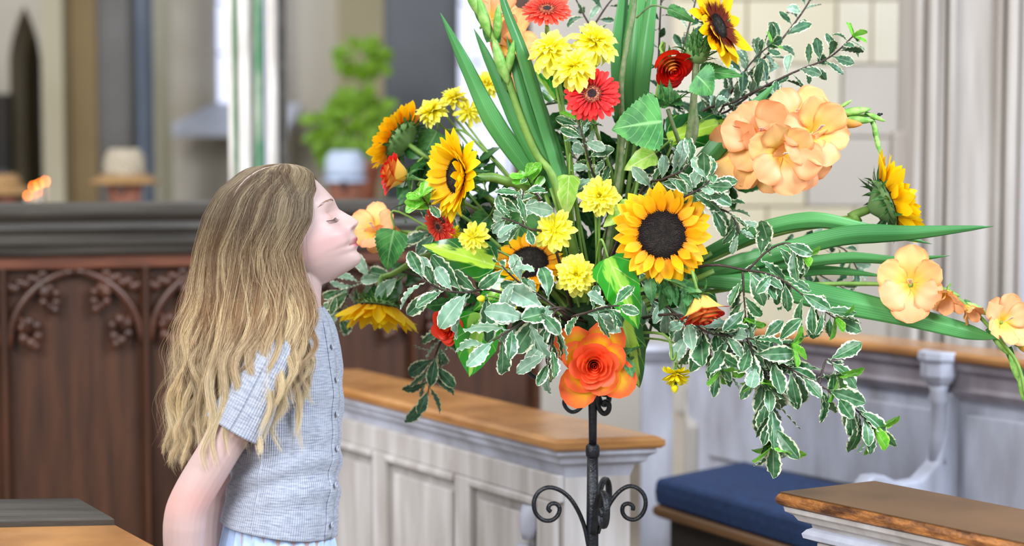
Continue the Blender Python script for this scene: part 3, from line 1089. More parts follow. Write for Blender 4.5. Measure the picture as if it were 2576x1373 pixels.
def dome(r, h, n=28, m=7, z0=0.0, dimple=0.0):
    V = [(0, 0, z0 + h - dimple)]
    for i in range(1, m + 1):
        q = i / m
        zz = z0 + h * math.sqrt(max(0, 1 - q ** 2.4)) - dimple * math.exp(-(q / .45) ** 2)
        V += [(r * q * math.cos(2 * math.pi * k / n), r * q * math.sin(2 * math.pi * k / n), zz) for k in range(n)]
    F = [(0, 1 + k, 1 + (k + 1) % n) for k in range(n)]
    for i in range(m - 1):
        for k in range(n):
            a, b = 1 + i * n + k, 1 + i * n + (k + 1) % n
            F.append((a, a + n, b + n, b))
    F.append(tuple(reversed(range(1 + (m - 1) * n, 1 + m * n))))
    return V, F


def florets(name, r0, r1, count, h, size, mat, root, M, zf):
    V, F = [], []
    for i in range(count):
        a = i * 2.39996
        q = math.sqrt((i + .5) / count)
        r = r0 + (r1 - r0) * q
        z = zf(r)
        c = Vector((r * math.cos(a), r * math.sin(a), z))
        s = size
        b = len(V)
        for k in range(4):
            V.append((c.x + s * math.cos(k * 1.5708 + a), c.y + s * math.sin(k * 1.5708 + a), z))
        V.append((c.x, c.y, z + h))
        F += [(b + k, b + (k + 1) % 4, b + 4) for k in range(4)]
    o = add(name, make_mesh(name, V, F, mat, False), root, M)
    o['kind'] = 'stuff'
    return o


def sunflower(label, px, py, d, n, R, elev=(-4, 16), count=(21, 19), disc=.5, plen=.55, meshes=None, stem=True, mids=None, bracts=True, seed=1,
              bcurl=1.0, srad=.0055, roll=0.0, blen=.34, gap=None, name='sunflower', back=.2):
    rg = random.Random(seed)
    n = C3(*n)
    c = P(px, py, d)
    R = R * d / F_PX
    root = thing(name, label, 'sunflower', c)
    x, y, z = frame_of(n)
    M = Matrix(((x.x, y.x, z.x, 0), (x.y, y.y, z.y, 0), (x.z, y.z, z.z, 0), (0, 0, 0, 1)))
    rd = R * disc
    meshes = meshes or SUNM
    v, f_ = dome(rd, rd * .22, 30, 7, 0, rd * .10)
    dsk = add('disc', make_mesh('disc', v, f_, M_disc), root, M)
    florets('disc_florets', rd * .55, rd * .97, 300, rd * .10, rd * .03, M_disc, dsk, None, lambda r: rd * .22 * math.sqrt(max(0, 1 - (r / rd) ** 2.4)) - .003 * 0)
    florets('centre_florets', 0, rd * .58, 260, rd * .05, rd * .022, M_discin, dsk, None, lambda r: rd * .215 * math.sqrt(max(0, 1 - (r / rd) ** 2.4)) - rd * .10 * math.exp(-(r / rd / .45) ** 2))
    for li, (el, ct) in enumerate(zip(elev, count)):
        for k in range(ct):
            a = 2 * math.pi * (k + .5 * li + rg.uniform(-.22, .22)) / ct + roll
            if gap and gap(a):
                continue
            e = math.radians(el + rg.uniform(-9, 9))
            rad = Vector((math.cos(a), math.sin(a), 0))
            L = R * plen * (1 - .12 * li) * rg.uniform(.86, 1.1)
            pos = rad * (rd * (.93 - .03 * li)) + Vector((0, 0, rd * (.02 + .05 * li)))
            ydir = rad * math.cos(e) + Vector((0, 0, math.sin(e)))
            zd = Vector((0, 0, 1)) * math.cos(e) - rad * math.sin(e)
            zd = zd + rad.cross(Vector((0, 0, 1))) * rg.uniform(-.35, .35)
            add('petal', meshes[rg.randrange(len(meshes))], root, M @ orient(pos, ydir, zd, (L * rg.uniform(.9, 1.15), L, L)))
    # green back
    mb = MB()
    mb.loft([[M @ Vector((r * math.cos(k * .349), r * math.sin(k * .349), zz)) for k in range(18)] for r, zz in
             ((.10 * rd, -rd * (.35 + back)), (.4 * rd, -rd * (.3 + back * .6)), (.8 * rd, -rd * .26), (1.0 * rd, -rd * .1), (.98 * rd, 0.0))])
    mb.build('receptacle', M_bract, root, smooth=True)
    if bracts:
        for li in range(2):
            for k in range(19):
                a = 2 * math.pi * (k + .5 * li + rg.uniform(-.2, .2)) / 19
                rad = Vector((math.cos(a), math.sin(a), 0))
                e = math.radians((-2, -25)[li] + rg.uniform(-15, 15))
                L = R * blen * rg.uniform(.8, 1.2)
                pos = rad * rd * (.97, .8)[li] + Vector((0, 0, -rd * (.1, .24)[li]))
                ydir = rad * math.cos(e) + Vector((0, 0, math.sin(e)))
                zd = Vector((0, 0, -1)) * bcurl
                add('bract', ME_BRACT[rg.randrange(4)], root, M @ orient(pos, ydir, zd, L))
    if stem:
        stem_to_base(root, c - n * rd * (.32 + back), -n, srad, M_stemd if seed % 2 else M_stem, mids)
    return root


sunflower('golden sunflower with a wide open dark disc facing out above the variegated sprays', 1665, 590, 3.58, (-.04, .06, 1), 130, (-8, 6, 22), (20, 20, 16), seed=3, plen=.54, disc=.51)
sunflower('golden sunflower turned towards the girl with curled green bracts', 1150, 442, 3.66, (-.86, .03, .50), 112, (18, 34, 50), (24, 21, 17), seed=4, disc=.44, plen=.66, meshes=SUNL, mids=[(1260, 452, 3.70), (1350, 510, 3.73)], srad=.0085, blen=.42)
sunflower('golden sunflower tilted upward behind the small yellow chrysanthemums', 1330, 662, 3.70, (-.14, .62, .78), 94, (-2, 14), (20, 16), seed=5, disc=.56, plen=.54)
sunflower('golden sunflower seen from behind with green back facing the light', 1008, 350, 3.88, (-.72, .50, -.36), 88, (14, 28, 42), (22, 18, 14), seed=6, disc=.62, plen=.6, mids=[(1120, 420, 3.85), (1300, 560, 3.8)])
sunflower('golden sunflower in profile on a thick green stem beside the sword leaves', 2232, 508, 3.72, (.90, .36, -.02), 102, (28, 42, 54, 64), (24, 22, 18, 14), seed=8, disc=.62, plen=.74, meshes=SUNL, mids=[(2150, 552, 3.72), (1980, 575, 3.74), (1800, 640, 3.74)], srad=.0095, blen=.44, back=.5)
sunflower('bicolour sunflower with brown petal bases at the top of the arrangement', 1806, 66, 3.62, (.70, .30, .50), 118, (0, 14), (15, 13), seed=9, disc=.3, plen=.75, meshes=SUNB, mids=[(1752, 110, 3.64), (1745, 250, 3.66), (1722, 400, 3.68)], srad=.006, blen=.3)
sunflower('lemon sunflower hanging face down below the girl\'s chin', 952, 768, 3.92, (-.10, -.98, .10), 84, (38, 52, 62), (17, 14, 10), seed=10, disc=.55, plen=.95, meshes=SUNL, mids=[(985, 690, 3.92), (1150, 640, 3.85)], blen=.4)


# ------------------------------------------------------------------ gerberas
def gerbera(label, px, py, d, n, R, mat, seed=1, centre=True, mids=None):
    rg = random.Random(seed)
    n = C3(*n)
    c = P(px, py, d)
    R = R * d / F_PX
    root = thing('gerbera', label, 'gerbera', c)
    x, y, z = frame_of(n)
    M = Matrix(((x.x, y.x, z.x, 0), (x.y, y.y, z.y, 0), (x.z, y.z, z.z, 0), (0, 0, 0, 1)))
    ms = [strip_mesh('petal', mat, SH_GER, .26, 2, 8, fold=.2, droop=(.3, .55, .1)[i], ridge=.03, seed=seed + i, notch=.02) for i in range(3)]
    for li, (el, ct, ln, r0) in enumerate(((4, 27, .66, .34), (14, 25, .58, .32), (28, 22, .36, .28))):
        for k in range(ct):
            a = 2 * math.pi * (k + .5 * li + rg.uniform(-.2, .2)) / ct
            e = math.radians(el + rg.uniform(-6, 6))
            rad = Vector((math.cos(a), math.sin(a), 0))
            L = R * ln * rg.uniform(.92, 1.07)
            ydir = rad * math.cos(e) + Vector((0, 0, math.sin(e)))
            add('petal', ms[rg.randrange(3)], root, M @ orient(rad * R * r0 + Vector((0, 0, .002 * li)), ydir, Vector((0, 0, 1)), (L * (1.15 if li < 2 else .8), L, L)))
    v, f_ = dome(R * .38, R * .10, 24, 5, .001)
    dk = add('floret_ring', make_mesh('floret_ring', v, f_, M_gerf), root, M)
    florets('ring_florets', R * .18, R * .4, 170, R * .10, R * .018, M_gerf, dk, None, lambda r: R * .06)
    v, f_ = dome(R * .19, R * .05, 20, 4, R * .09)
    add('dark_centre', make_mesh('dark_centre', v, f_, M_gerd), root, M)
    MB().loft([[M @ Vector((r * math.cos(k * .524), r * math.sin(k * .524), zz)) for k in range(12)] for r, zz in ((.004, -.022), (R * .25, -.010), (R * .38, 0))]).build('calyx', M_bract, root, smooth=True)
    stem_to_base(root, c - n * .02, -n, .0034, M_stem, mids)
    return root


gerbera('bright red gerbera with a dark eye beside the large sunflower leaf', 1490, 237, 3.60, (-.10, .22, .95), 72, M_ger, 21, mids=[(1500, 330, 3.68), (1545, 470, 3.74), (1530, 650, 3.75)])
gerbera('coral red gerbera held flat above the yellow chrysanthemums', 1376, 26, 3.68, (0, .74, .62), 66, M_gerc, 22, mids=[(1380, 80, 3.70), (1420, 300, 3.74)])
gerbera('coral gerbera half hidden beneath the sunflower near the girl', 1106, 568, 3.72, (-.62, -.35, .55), 54, M_gerc, 23)


# ------------------------------------------------------------------ chrysanthemums
def chrysanthemum(label, px, py, d, n, R, mat=None, seed=1, layers=None, droop=0.0, mids=None, nm='chrysanthemum'):
    rg = random.Random(seed)
    mat = mat or M_chr
    n = C3(*n)
    c = P(px, py, d)
    R = R * d / F_PX
    root = thing(nm, label, 'chrysanthemum', c)
    x, y, z = frame_of(n)
    M = Matrix(((x.x, y.x, z.x, 0), (x.y, y.y, z.y, 0), (x.z, y.z, z.z, 0), (0, 0, 0, 1)))
    ms = [strip_mesh('petal', mat, SH_PETALR, .36, 2, 7, fold=.45, droop=(.3, .7, -.3)[i] + droop, seed=seed + i, twist=(.2, -.2, 0)[i]) for i in range(3)]
    layers = layers or ((-14 - 30 * droop, 14, 1.05), (2, 15, .98), (18, 15, .9), (34, 14, .78), (50, 12, .62), (66, 9, .5), (80, 5, .42))
    for li, (el, ct, ln) in enumerate(layers):
        for k in range(ct):
            a = 2 * math.pi * (k + .5 * li + rg.uniform(-.3, .3)) / ct
            e = math.radians(el + rg.uniform(-12, 12))
            rad = Vector((math.cos(a), math.sin(a), 0))
            L = R * ln * rg.uniform(.82, 1.15) * .98
            ydir = rad * math.cos(e) + Vector((0, 0, math.sin(e)))
            zd = Vector((0, 0, 1)) * math.cos(e) - rad * math.sin(e)
            add('petal', ms[rg.randrange(3)], root, M @ orient(rad * R * .10 + Vector((0, 0, R * .06 * li)), ydir, zd, (L * 1.0, L, L)))
    v, f_ = dome(R * .22, R * .2, 14, 4, 0)
    add('eye', make_mesh('eye', v, f_, M_chrg), root, M)
    MB().loft([[M @ Vector((r * math.cos(k * .628), r * math.sin(k * .628), zz)) for k in range(10)] for r, zz in ((.002, -R * .3), (R * .22, -R * .16), (R * .3, 0))]).build('calyx', M_bract, root, smooth=True)
    stem_to_base(root, c - n * R * .28, -n, .0022, M_stem, mids)
    return root


chrysanthemum('lemon chrysanthemum with drooping rim just under the flat coral gerbera', 1386, 132, 3.62, (-.12, .66, .62), 62, seed=31, droop=.5)
chrysanthemum('lemon chrysanthemum beside the upright green sword leaves at the top', 1494, 110, 3.64, (.18, .58, .70), 62, seed=32, droop=.5)
chrysanthemum('lemon chrysanthemum whose petals overhang the red gerbera', 1446, 172, 3.60, (.02, .58, .78), 60, seed=33, droop=.5)
chrysanthemum('bright yellow chrysanthemum between the pale ivy leaf and the wide open sunflower', 1508, 495, 3.64, (-.05, .15, .95), 50, seed=34)
chrysanthemum('pale yellow chrysanthemum with loose petals above the upward tilted sunflower', 1394, 580, 3.60, (-.30, .12, .9), 54, seed=35, layers=((-4, 15, 1), (12, 13, .85), (32, 9, .6), (60, 6, .35)))
chrysanthemum('full yellow chrysanthemum below the upward tilted sunflower', 1448, 692, 3.60, (.0, .12, .95), 52, seed=36)
chrysanthemum('small yellow chrysanthemum above the large marbled leaf near the girl', 1190, 597, 3.64, (-.25, .15, .9), 42, seed=37, layers=((-4, 13, 1), (14, 11, .8), (40, 7, .5)))
chrysanthemum('soft yellow chrysanthemum next to the back turned sunflower', 1088, 284, 3.86, (-.45, .55, .35), 42, seed=38, mids=[(1180, 340, 3.85), (1320, 500, 3.8)])
chrysanthemum('soft yellow chrysanthemum at the top of the small cluster by the sword leaves', 1142, 250, 3.88, (-.1, .75, .3), 36, seed=39)
chrysanthemum('loose yellow chrysanthemum tucked against the first sword leaf', 1180, 282, 3.87, (.2, .3, .8), 36, seed=40, layers=((-4, 12, 1), (20, 9, .7), (50, 5, .4)))
chrysanthemum('yellow chrysanthemum half hidden behind two sword leaves', 1224, 212, 3.90, (.1, .3, .8), 34, seed=41)
chrysanthemum('yellow chrysanthemum hanging face down on a thin stem with a bud', 1700, 938, 3.60, (-.08, -.82, .45), 38, M_chrg, seed=42, layers=((0, 14, 1), (22, 13, .95), (42, 10, .85), (62, 8, .7)), mids=[(1690, 905, 3.61), (1668, 840, 3.64)])
chrysanthemum('yellow chrysanthemum buried among the variegated leaves over the bowl', 1286, 752, 3.70, (-.2, .1, .9), 32, M_chrg, seed=43, layers=((0, 12, 1), (25, 10, .8), (55, 6, .5)))
chrysanthemum('little yellow chrysanthemum behind the half hidden coral gerbera', 1142, 586, 3.74, (-.2, -.2, .8), 22, M_chrg, seed=44, layers=((10, 10, 1), (35, 8, .8), (60, 5, .6)))


def small_bud(label, px, py, d, ydir, L, mat, mids=None, capmat=None):
    c = P(px, py, d)
    root = thing('flower_bud', label, 'bud', c)
    yd = C3(*ydir)
    L = L * d / F_PX
    add('petals', spindle('petals', mat, .38), root, orient((0, 0, 0), yd, -FW, L))
    add('calyx', spindle('calyx', M_bract, .42), root, orient(-yd * L * .25, yd, -FW, L * .6))
    stem_to_base(root, c - yd * L * .2, -yd, .0016, M_stem, mids)


small_bud('tiny greenish chrysanthemum bud hanging beneath the face down yellow bloom', 1697, 965, 3.6, (0, -1, .1), 24, M_chrg, [(1712, 930, 3.62), (1690, 860, 3.66)])
small_bud('small yellow bud on a side stem by the big variegated leaves', 1222, 752, 3.62, (-1, .1, .2), 24, M_chr, [(1300, 755, 3.66)])


# ------------------------------------------------------------------ roses
def rose_mat(name, base, edge, back, p=(.25, .75)):
    m, nt, bs, out = newmat(name)
    t = attr(nt, 't')
    nz = noise_o(nt, 30.0, (1, 1, 1), 2)
    k = math_n(nt, 'ADD', t, math_n(nt, 'MULTIPLY', math_n(nt, 'SUBTRACT', nz, .5), .25))
    front = mix_c(nt, smooth(nt, k, *p), lin(base), lin(edge))
    bk = mix_c(nt, smooth(nt, k, .72, 1.05), lin(back), lin(edge))
    g = nt.nodes.new('ShaderNodeNewGeometry')
    col = mix_c(nt, g.outputs['Backfacing'], front, bk)
    finish(nt, bs, out, col, .45, .22, .35, .1)
    return m


M_rose_r = rose_mat('red_yellow_rose', (226, 60, 10), (214, 22, 14), (248, 210, 90))
M_rose_o = rose_mat('coral_rose', (255, 206, 20), (250, 96, 52), (252, 146, 70), (.30, .72))
M_rose_c = rose_mat('coral_red_rose', (246, 120, 40), (240, 66, 36), (250, 180, 70), (.1, .5))
M_rose_y = rose_mat('yellow_red_rose', (204, 20, 10), (206, 14, 14), (252, 218, 110), (.3, .8))


M_rose_o2 = rose_mat('coral_rose_outer', (255, 214, 20), (250, 104, 50), (252, 150, 70), (.62, .98))


def rose(label, px, py, d, n, R, mat, rings, seed=1, mids=None, sepals=True, backext=None):
    """rings: list of (count, radius, height, opening, span) — petals cupped round the axis"""
    rg = random.Random(seed)
    n = C3(*n)
    c = P(px, py, d)
    R = R * d / F_PX
    root = thing('rose', label, 'rose', c)
    x, y, z = frame_of(n)
    M = Matrix(((x.x, y.x, z.x, 0), (x.y, y.y, z.y, 0), (x.z, y.z, z.z, 0), (0, 0, 0, 1)))
    for ri, ring in enumerate(rings):
        ct, rr, hh, op, span = ring[:5]
        pm = ring[5] if len(ring) > 5 else mat
        for k in range(ct):
            a0 = 2 * math.pi * (k + rg.uniform(-.15, .15)) / ct + ri * 1.1
            V, F, Tt, Ed = [], [], [], []
            nu, nv = 8, 8
            ph = rg.uniform(0, 6)
            amp = rg.uniform(.03, .075) + .03 * (ri > 4)
            for j in range(nv + 1):
                v_ = j / nv
                for i in range(nu + 1):
                    u = -1 + 2 * i / nu
                    ang = a0 + u * span * (.35 + .65 * math.sin(min(1, v_ * 1.25) * 1.57)) + (.25 * v_ if ri < 3 else 0)
                    top = 1 - .22 * u * u - (.10 * u ** 4)
                    v2 = v_ * top
                    r = rr * (.25 + .75 * v2 ** .55) + op * rr * v2 ** 3 + amp * rr * math.sin(3 * u + ph) * v_ ** 2
                    zz = hh * (v2 - .42 * op * v2 ** 4) + amp * .6 * rr * math.sin(4 * u + ph) * v_ ** 2
                    V.append((R * r * math.cos(ang), R * r * math.sin(ang), R * (zz - .55)))
                    Tt.append(v_)
                    Ed.append(abs(u))
            for j in range(nv):
                for i in range(nu):
                    q = j * (nu + 1) + i
                    F.append((q, q + nu + 1, q + nu + 2, q + 1))
            add('petal', make_mesh('petal', V, F, pm, True, {'t': Tt, 'edge': Ed}), root, M)
    if sepals:
        for k in range(5):
            a = k * 1.2566
            rad = Vector((math.cos(a), math.sin(a), 0))
            add('sepal', ME_BRACT[k % 4], root, M @ orient(Vector((0, 0, -R * .56)), rad * .8 + Vector((0, 0, -.15)), Vector((0, 0, -1)), R * .95))
    MB().loft([[M @ Vector((r * math.cos(k * .785), r * math.sin(k * .785), zz)) for k in range(8)] for r, zz in ((.003, -R * .85), (R * .16, -R * .72), (R * .2, -R * .5))]).build('hip', M_bract, root, smooth=True)
    stem_to_base(root, c - n * R * .8, -n, .003, M_stem, mids)
    return root


BUDR = [(2, .09, 1.15, .02, 2.4), (3, .17, 1.2, .06, 1.7), (3, .27, 1.2, .12, 1.5), (4, .38, 1.18, .2, 1.3), (4, .50, 1.14, .28, 1.2), (4, .62, 1.06, .36, 1.05), (3, .74, .96, .5, 1.0)]
OPENR = [(2, .05, .92, .02, 2.4), (3, .10, .95, .06, 1.8), (3, .16, .95, .12, 1.5), (4, .22, .94, .2, 1.25), (5, .30, .9, .28, 1.05), (5, .39, .84, .38, .95), (6, .49, .74, .5, .85), (6, .60, .60, .62, .8), (5, .72, .44, .7, .8)]
rose('red rose with yellow outer petals turned towards the girl', 992, 437, 3.74, (-.93, .22, .24), 56, M_rose_r, BUDR, 51, mids=[(1060, 470, 3.76), (1250, 560, 3.78)])
rose('deep red rose with a yellow back beneath the bicolour sunflower', 1688, 168, 3.62, (.22, -.55, .72), 54, M_rose_r, BUDR, 52, mids=[(1670, 120, 3.68), (1640, 300, 3.72)])
rose('yellow rose with red rim nodding among the drooping variegated leaves', 1768, 778, 3.54, (.25, -.94, .20), 64, M_rose_y, BUDR, 53, mids=[(1745, 715, 3.62), (1640, 690, 3.66)])
rose('large open coral rose at the front over the iron stand', 1494, 920, 3.60, (.02, -.06, 1), 84, M_rose_o, OPENR[:7] + [(5, .62, .56, .62, .85, M_rose_o2), (4, .80, .40, .75, .8, M_rose_o2)], 54, mids=[(1485, 850, 3.66)])
rose('coral red rose peeping from behind the large variegated leaf', 1122, 826, 3.68, (-.45, -.3, .75), 52, M_rose_c, OPENR[:8], 55)
# ------------------------------------------------------------------ wrought iron flower stand and bowl
M_iron = noise_mat('black_iron', (14, 15, 18), (34, 36, 42), .32, 60, bump=.25, spec=.6, metal=.35)
M_bowl = noise_mat('black_bowl', (10, 11, 10), (24, 26, 22), .5, 30)
M_foam = noise_mat('wet_green_foam', (20, 46, 22), (40, 72, 36), .9, 120, bump=.4)
sx, sy = BASE.x + .002, BASE.y + .015


def zpix(py):
    return atY(1492, py, sy).z


stand = thing('flower_stand', 'black wrought iron flower stand with curled scrolls', 'stand', (sx, sy, 0))
PXM = sy / F_PX
MB().lathe([(.0075, zpix(1140)), (.0078, zpix(1060)), (.009, zpix(985)), (.0105, zpix(960)), (.0105, zpix(905))], n=12).build('upper_pole', M_iron, stand, smooth=True)
MB().lathe([(.0105, zpix(1135) - .012), (.0128, zpix(1135) - .008), (.0135, zpix(1135)), (.0128, zpix(1135) + .010), (.0098, zpix(1135) + .014)], n=14).build('collar', M_iron, stand, smooth=True)
MB().lathe([(.0125, .0), (.0125, .05), (.0115, zpix(1300)), (.0105, zpix(1150))], n=12).build('lower_pole', M_iron, stand, smooth=True)


def spiral_px(pts, rad, flat=1.0, name='scroll', dy=0.0, turn=None, band=None):
    """scroll drawn in the upright plane through the pole, swung about the pole by turn"""
    P3 = []
    for (px, py) in pts:
        q = atY(px, py, sy)
        P3.append(Vector((q.x - sx, dy, q.z)))
    if turn is not None:
        P3 = [Matrix.Rotation(turn, 3, 'Z') @ q for q in P3]
    c = bez(P3, 60)
    hint = Matrix.Rotation(turn or 0, 3, 'Z') @ Vector((0, 1, 0))
    MB().tube(c, rad, 8, flat=flat, hint=hint).build(name, M_iron, stand, smooth=True)


low_l = [(1480, 1372), (1474, 1340), (1466, 1312), (1452, 1280), (1432, 1250), (1406, 1230), (1378, 1223), (1354, 1234), (1342, 1258), (1346, 1286), (1364, 1304), (1386, 1306), (1402, 1294), (1407, 1276), (1397, 1264), (1383, 1266), (1378, 1277), (1384, 1284)]
low_r = [(1504, 1340), (1511, 1318), (1521, 1292), (1536, 1262), (1556, 1236), (1580, 1221), (1602, 1224), (1620, 1242), (1624, 1268), (1614, 1292), (1596, 1304), (1576, 1300), (1566, 1286), (1568, 1270), (1580, 1264), (1592, 1270), (1592, 1280)]
spiral_px(low_l, .0068, .62, turn=.12)
spiral_px(low_r, .0068, .62, turn=-.12)
spiral_px(low_r, .0068, .62, turn=-1.35)
spiral_px(low_l, .0068, .62, turn=-1.9)
up_l = [(1479, 965), (1477, 990), (1470, 1012), (1456, 1030), (1440, 1036), (1426, 1028), (1419, 1014), (1423, 1002), (1434, 999), (1443, 1006), (1442, 1013), (1437, 1015)]
up_r = [(1500, 968), (1500, 992), (1505, 1018), (1514, 1034), (1524, 1038), (1533, 1030), (1535, 1016), (1530, 1009), (1522, 1010), (1520, 1018)]
spiral_px(up_l, .0042, .9)
spiral_px(up_r, .0056, .9, turn=-.4)
spiral_px([(x_ + 4, y_ - 18) for x_, y_ in up_r], .0056, .9, turn=.5)
cup_l = [(1480, 905), (1440, 898), (1395, 893), (1378, 902), (1385, 930), (1378, 945), (1358, 952), (1338, 944), (1329, 928), (1336, 908), (1352, 900)]
cup_r = [(1500, 905), (1540, 898), (1580, 900), (1594, 925), (1588, 955), (1572, 968), (1554, 965), (1546, 954), (1552, 946)]
spiral_px(cup_l, .0048, .9)
spiral_px(cup_r, .0058, .9)
for k in range(3):
    a = k * 2.094 + .5
    c = bez([(0, 0, .28), (.05 * math.cos(a), .05 * math.sin(a), .16), (.14 * math.cos(a), .14 * math.sin(a), .05), (.22 * math.cos(a), .22 * math.sin(a), .012), (.25 * math.cos(a), .25 * math.sin(a), .03)], 20)
    MB().tube(c, .008, 8).build('foot', M_iron, stand, smooth=True)
bz = zpix(902)
bowl = thing('flower_bowl', 'shallow black bowl of wet foam on the iron stand', 'bowl', (sx, sy, bz))
MB().lathe([(.03, 0), (.06, .006), (.085, .03), (.092, .062), (.088, .062), (.08, .034), (.05, .02)], n=28).build('bowl', M_bowl, bowl, smooth=True)
MB().lathe([(.06, .022), (.066, .05), (.06, .095), (.03, .108)], n=16).build('foam', M_foam, bowl, smooth=True)


# ------------------------------------------------------------------ leafy sprays
def spray(name, label, lines, n, size, seed=1, kind='n', pale=.2, young=True, t0=.25, rad=.0028, spread=(35, 80), face=.6, grav=.35, base=True,
          meshes=None, twig=None, group=None, cat='foliage', ysize=.8):
    """lines: polylines of (px, py, d); leaves sit along them, alternate, with a rosette of young leaves at each tip"""
    rg = random.Random(seed)
    first = [P(*q) for q in lines[0]]
    root = thing(name, label, cat, first[0], group)
    for li, ln in enumerate(lines):
        pts = [P(*q) for q in ln]
        full = pts
        if li == 0 and base:
            b = BASE + Vector((rg.uniform(-.04, .04), rg.uniform(-.02, .03), rg.uniform(-.01, .02)))
            full = [b] + pts
        c = bez(full, 26)
        m = len(c)
        MB().tube([local(root, q) for q in c], [rad * (1.15 - .7 * i / m) * (1 if li == 0 else .75) for i in range(m)], 6).build('twig', twig or M_twig, root, smooth=True)
        cc = bez(pts, 24)
        tot = sum((cc[i + 1] - cc[i]).length for i in range(len(cc) - 1))
        cnt = int(1.25 * (n if isinstance(n, int) else n[li]))
        sz = size * ln[-1][2] / F_PX
        for k in range(cnt):
            t = (t0 if li == 0 else .12) + (1 - (t0 if li == 0 else .12)) * (k + rg.uniform(.1, .9)) / cnt
            idx = min(len(cc) - 2, int(t * (len(cc) - 1)))
            pos = cc[idx].lerp(cc[idx + 1], t * (len(cc) - 1) - idx)
            tan = (cc[idx + 1] - cc[idx]).normalized()
            az = k * 2.4 + rg.uniform(-.6, .6)
            s1 = tan.orthogonal().normalized()
            s2 = tan.cross(s1)
            # keep the fan mostly across the line of sight, so leaves show
            out = s1 * math.cos(az) + s2 * math.sin(az)
            out = (out - FW * out.dot(FW) * .45).normalized()
            an = math.radians(rg.uniform(*spread))
            yd = tan * math.cos(an) + out * math.sin(an) + Vector((0, 0, -grav * rg.uniform(.3, 1.3)))
            zh = -FW * face + Vector((0, 0, .5)) + Vector((rg.uniform(-1, 1), rg.uniform(-1, 1), rg.uniform(-1, 1))) * .75
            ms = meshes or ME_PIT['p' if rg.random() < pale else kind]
            L = sz * rg.uniform(.75, 1.25) * 1.04 * (1 - .2 * t)
            add('leaf', ms[rg.randrange(len(ms))], root, orient(local(root, pos), yd, zh, L))
        if young:
            tan = (cc[-1] - cc[-3]).normalized()
            for k in range(5):
                az = k * 1.2566 + rg.uniform(-.2, .2)
                s1 = tan.orthogonal().normalized()
                s2 = tan.cross(s1)
                yd = tan * .5 + (s1 * math.cos(az) + s2 * math.sin(az)) * .9
                add('young_leaf', ME_YOUNG[k % 3], root, orient(local(root, cc[-1]), yd, tan - FW * .6, sz * ysize * rg.uniform(.7, 1.1)))
    return root


V = 'variegated_spray'
f_ = 3.60
spray(V, 'long drooping variegated spray ending in bright young leaves above the near desk', [[(1700, 800, 3.66), (1800, 832, 3.6), (1930, 898, 3.56), (2050, 962, 3.54), (2140, 1020, 3.53), (2200, 1075, 3.53)], [(2060, 968, 3.54), (2080, 905, 3.55), (2110, 940, 3.55)]], (32, 6), 108, 61, pale=.12, t0=.1, grav=.8, spread=(30, 75))
spray(V, 'short variegated spray hanging straight down with a rosette of bright young leaves', [[(1900, 880, 3.58), (1932, 960, 3.56), (1942, 1040, 3.55), (1948, 1115, 3.55)]], 16, 108, 62, pale=.1, t0=.1, grav=.9, base=False, spread=(25, 60))
spray(V, 'variegated spray arching out over the lower sword leaf', [[(1740, 676, 3.62), (1880, 680, 3.58), (1960, 700, 3.56), (2050, 765, 3.55), (2100, 800, 3.55)], [(1880, 680, 3.58), (1935, 628, 3.57), (1985, 612, 3.56), (2020, 640, 3.56)], [(1868, 684, 3.58), (1872, 750, 3.58), (1876, 800, 3.58)]], (18, 10, 7), 98, 63, pale=.12, t0=.2, grav=.7, young=True, ysize=.65)
spray(V, 'dense variegated spray beside the yellow rose with red rim', [[(1690, 790, 3.62), (1780, 835, 3.58), (1880, 850, 3.56), (1990, 868, 3.55)], [(1760, 830, 3.6), (1800, 890, 3.58), (1815, 930, 3.57)], [(1880, 850, 3.56), (1900, 910, 3.55), (1905, 950, 3.55)]], (18, 8, 8), 96, 64, pale=.2, t0=.1, grav=.6, ysize=.7)
spray(V, 'variegated spray with large pale leaves reaching towards the marbled ivy leaf', [[(1420, 775, 3.60), (1360, 785, 3.57), (1300, 820, 3.55), (1215, 872, 3.54)]], 11, 118, 65, pale=.5, t0=.15, grav=.3, young=False, face=1.1)
spray(V, 'variegated spray dangling in front of the black bowl', [[(1420, 782, 3.60), (1392, 790, 3.58), (1388, 860, 3.57), (1376, 935, 3.56)]], 12, 98, 66, pale=.25, t0=.1, grav=.7, young=False)
spray(V, 'variegated spray with pale leaves lying over the upward tilted sunflower', [[(1420, 790, 3.60), (1360, 745, 3.58), (1300, 705, 3.56), (1262, 668, 3.55)]], 11, 88, 67, pale=.4, t0=.15, young=False, face=1.0)
spray(V, 'variegated spray with one broad leaf across the glossy ivy leaf', [[(1440, 800, 3.60), (1480, 785, 3.57), (1525, 772, 3.55), (1560, 768, 3.54)]], 8, 92, 68, pale=.3, t0=.1, young=False, face=1.0)
spray(V, 'pale variegated spray pointing at the girl\'s shoulder', [[(1260, 735, 3.64), (1170, 736, 3.61), (1110, 728, 3.60), (1060, 700, 3.60)]], 12, 112, 69, pale=.5, t0=.1, young=False, face=1.1, grav=.1)
spray(V, 'soft grey green spray hanging over the top of the choir desk', [[(1170, 790, 3.86), (1115, 850, 3.90), (1088, 920, 3.92), (1075, 1000, 3.92)]], 16, 92, 70, kind='d', pale=.25, t0=.05, grav=.6, young=False)
spray(V, 'variegated spray low behind the girl\'s neck', [[(1040, 690, 3.9), (960, 700, 3.95), (890, 715, 3.97), (845, 740, 3.97)], [(890, 715, 3.97), (860, 770, 3.98), (850, 800, 3.98)]], (14, 8), 74, 71, pale=.35, t0=.1, young=False, grav=.5)
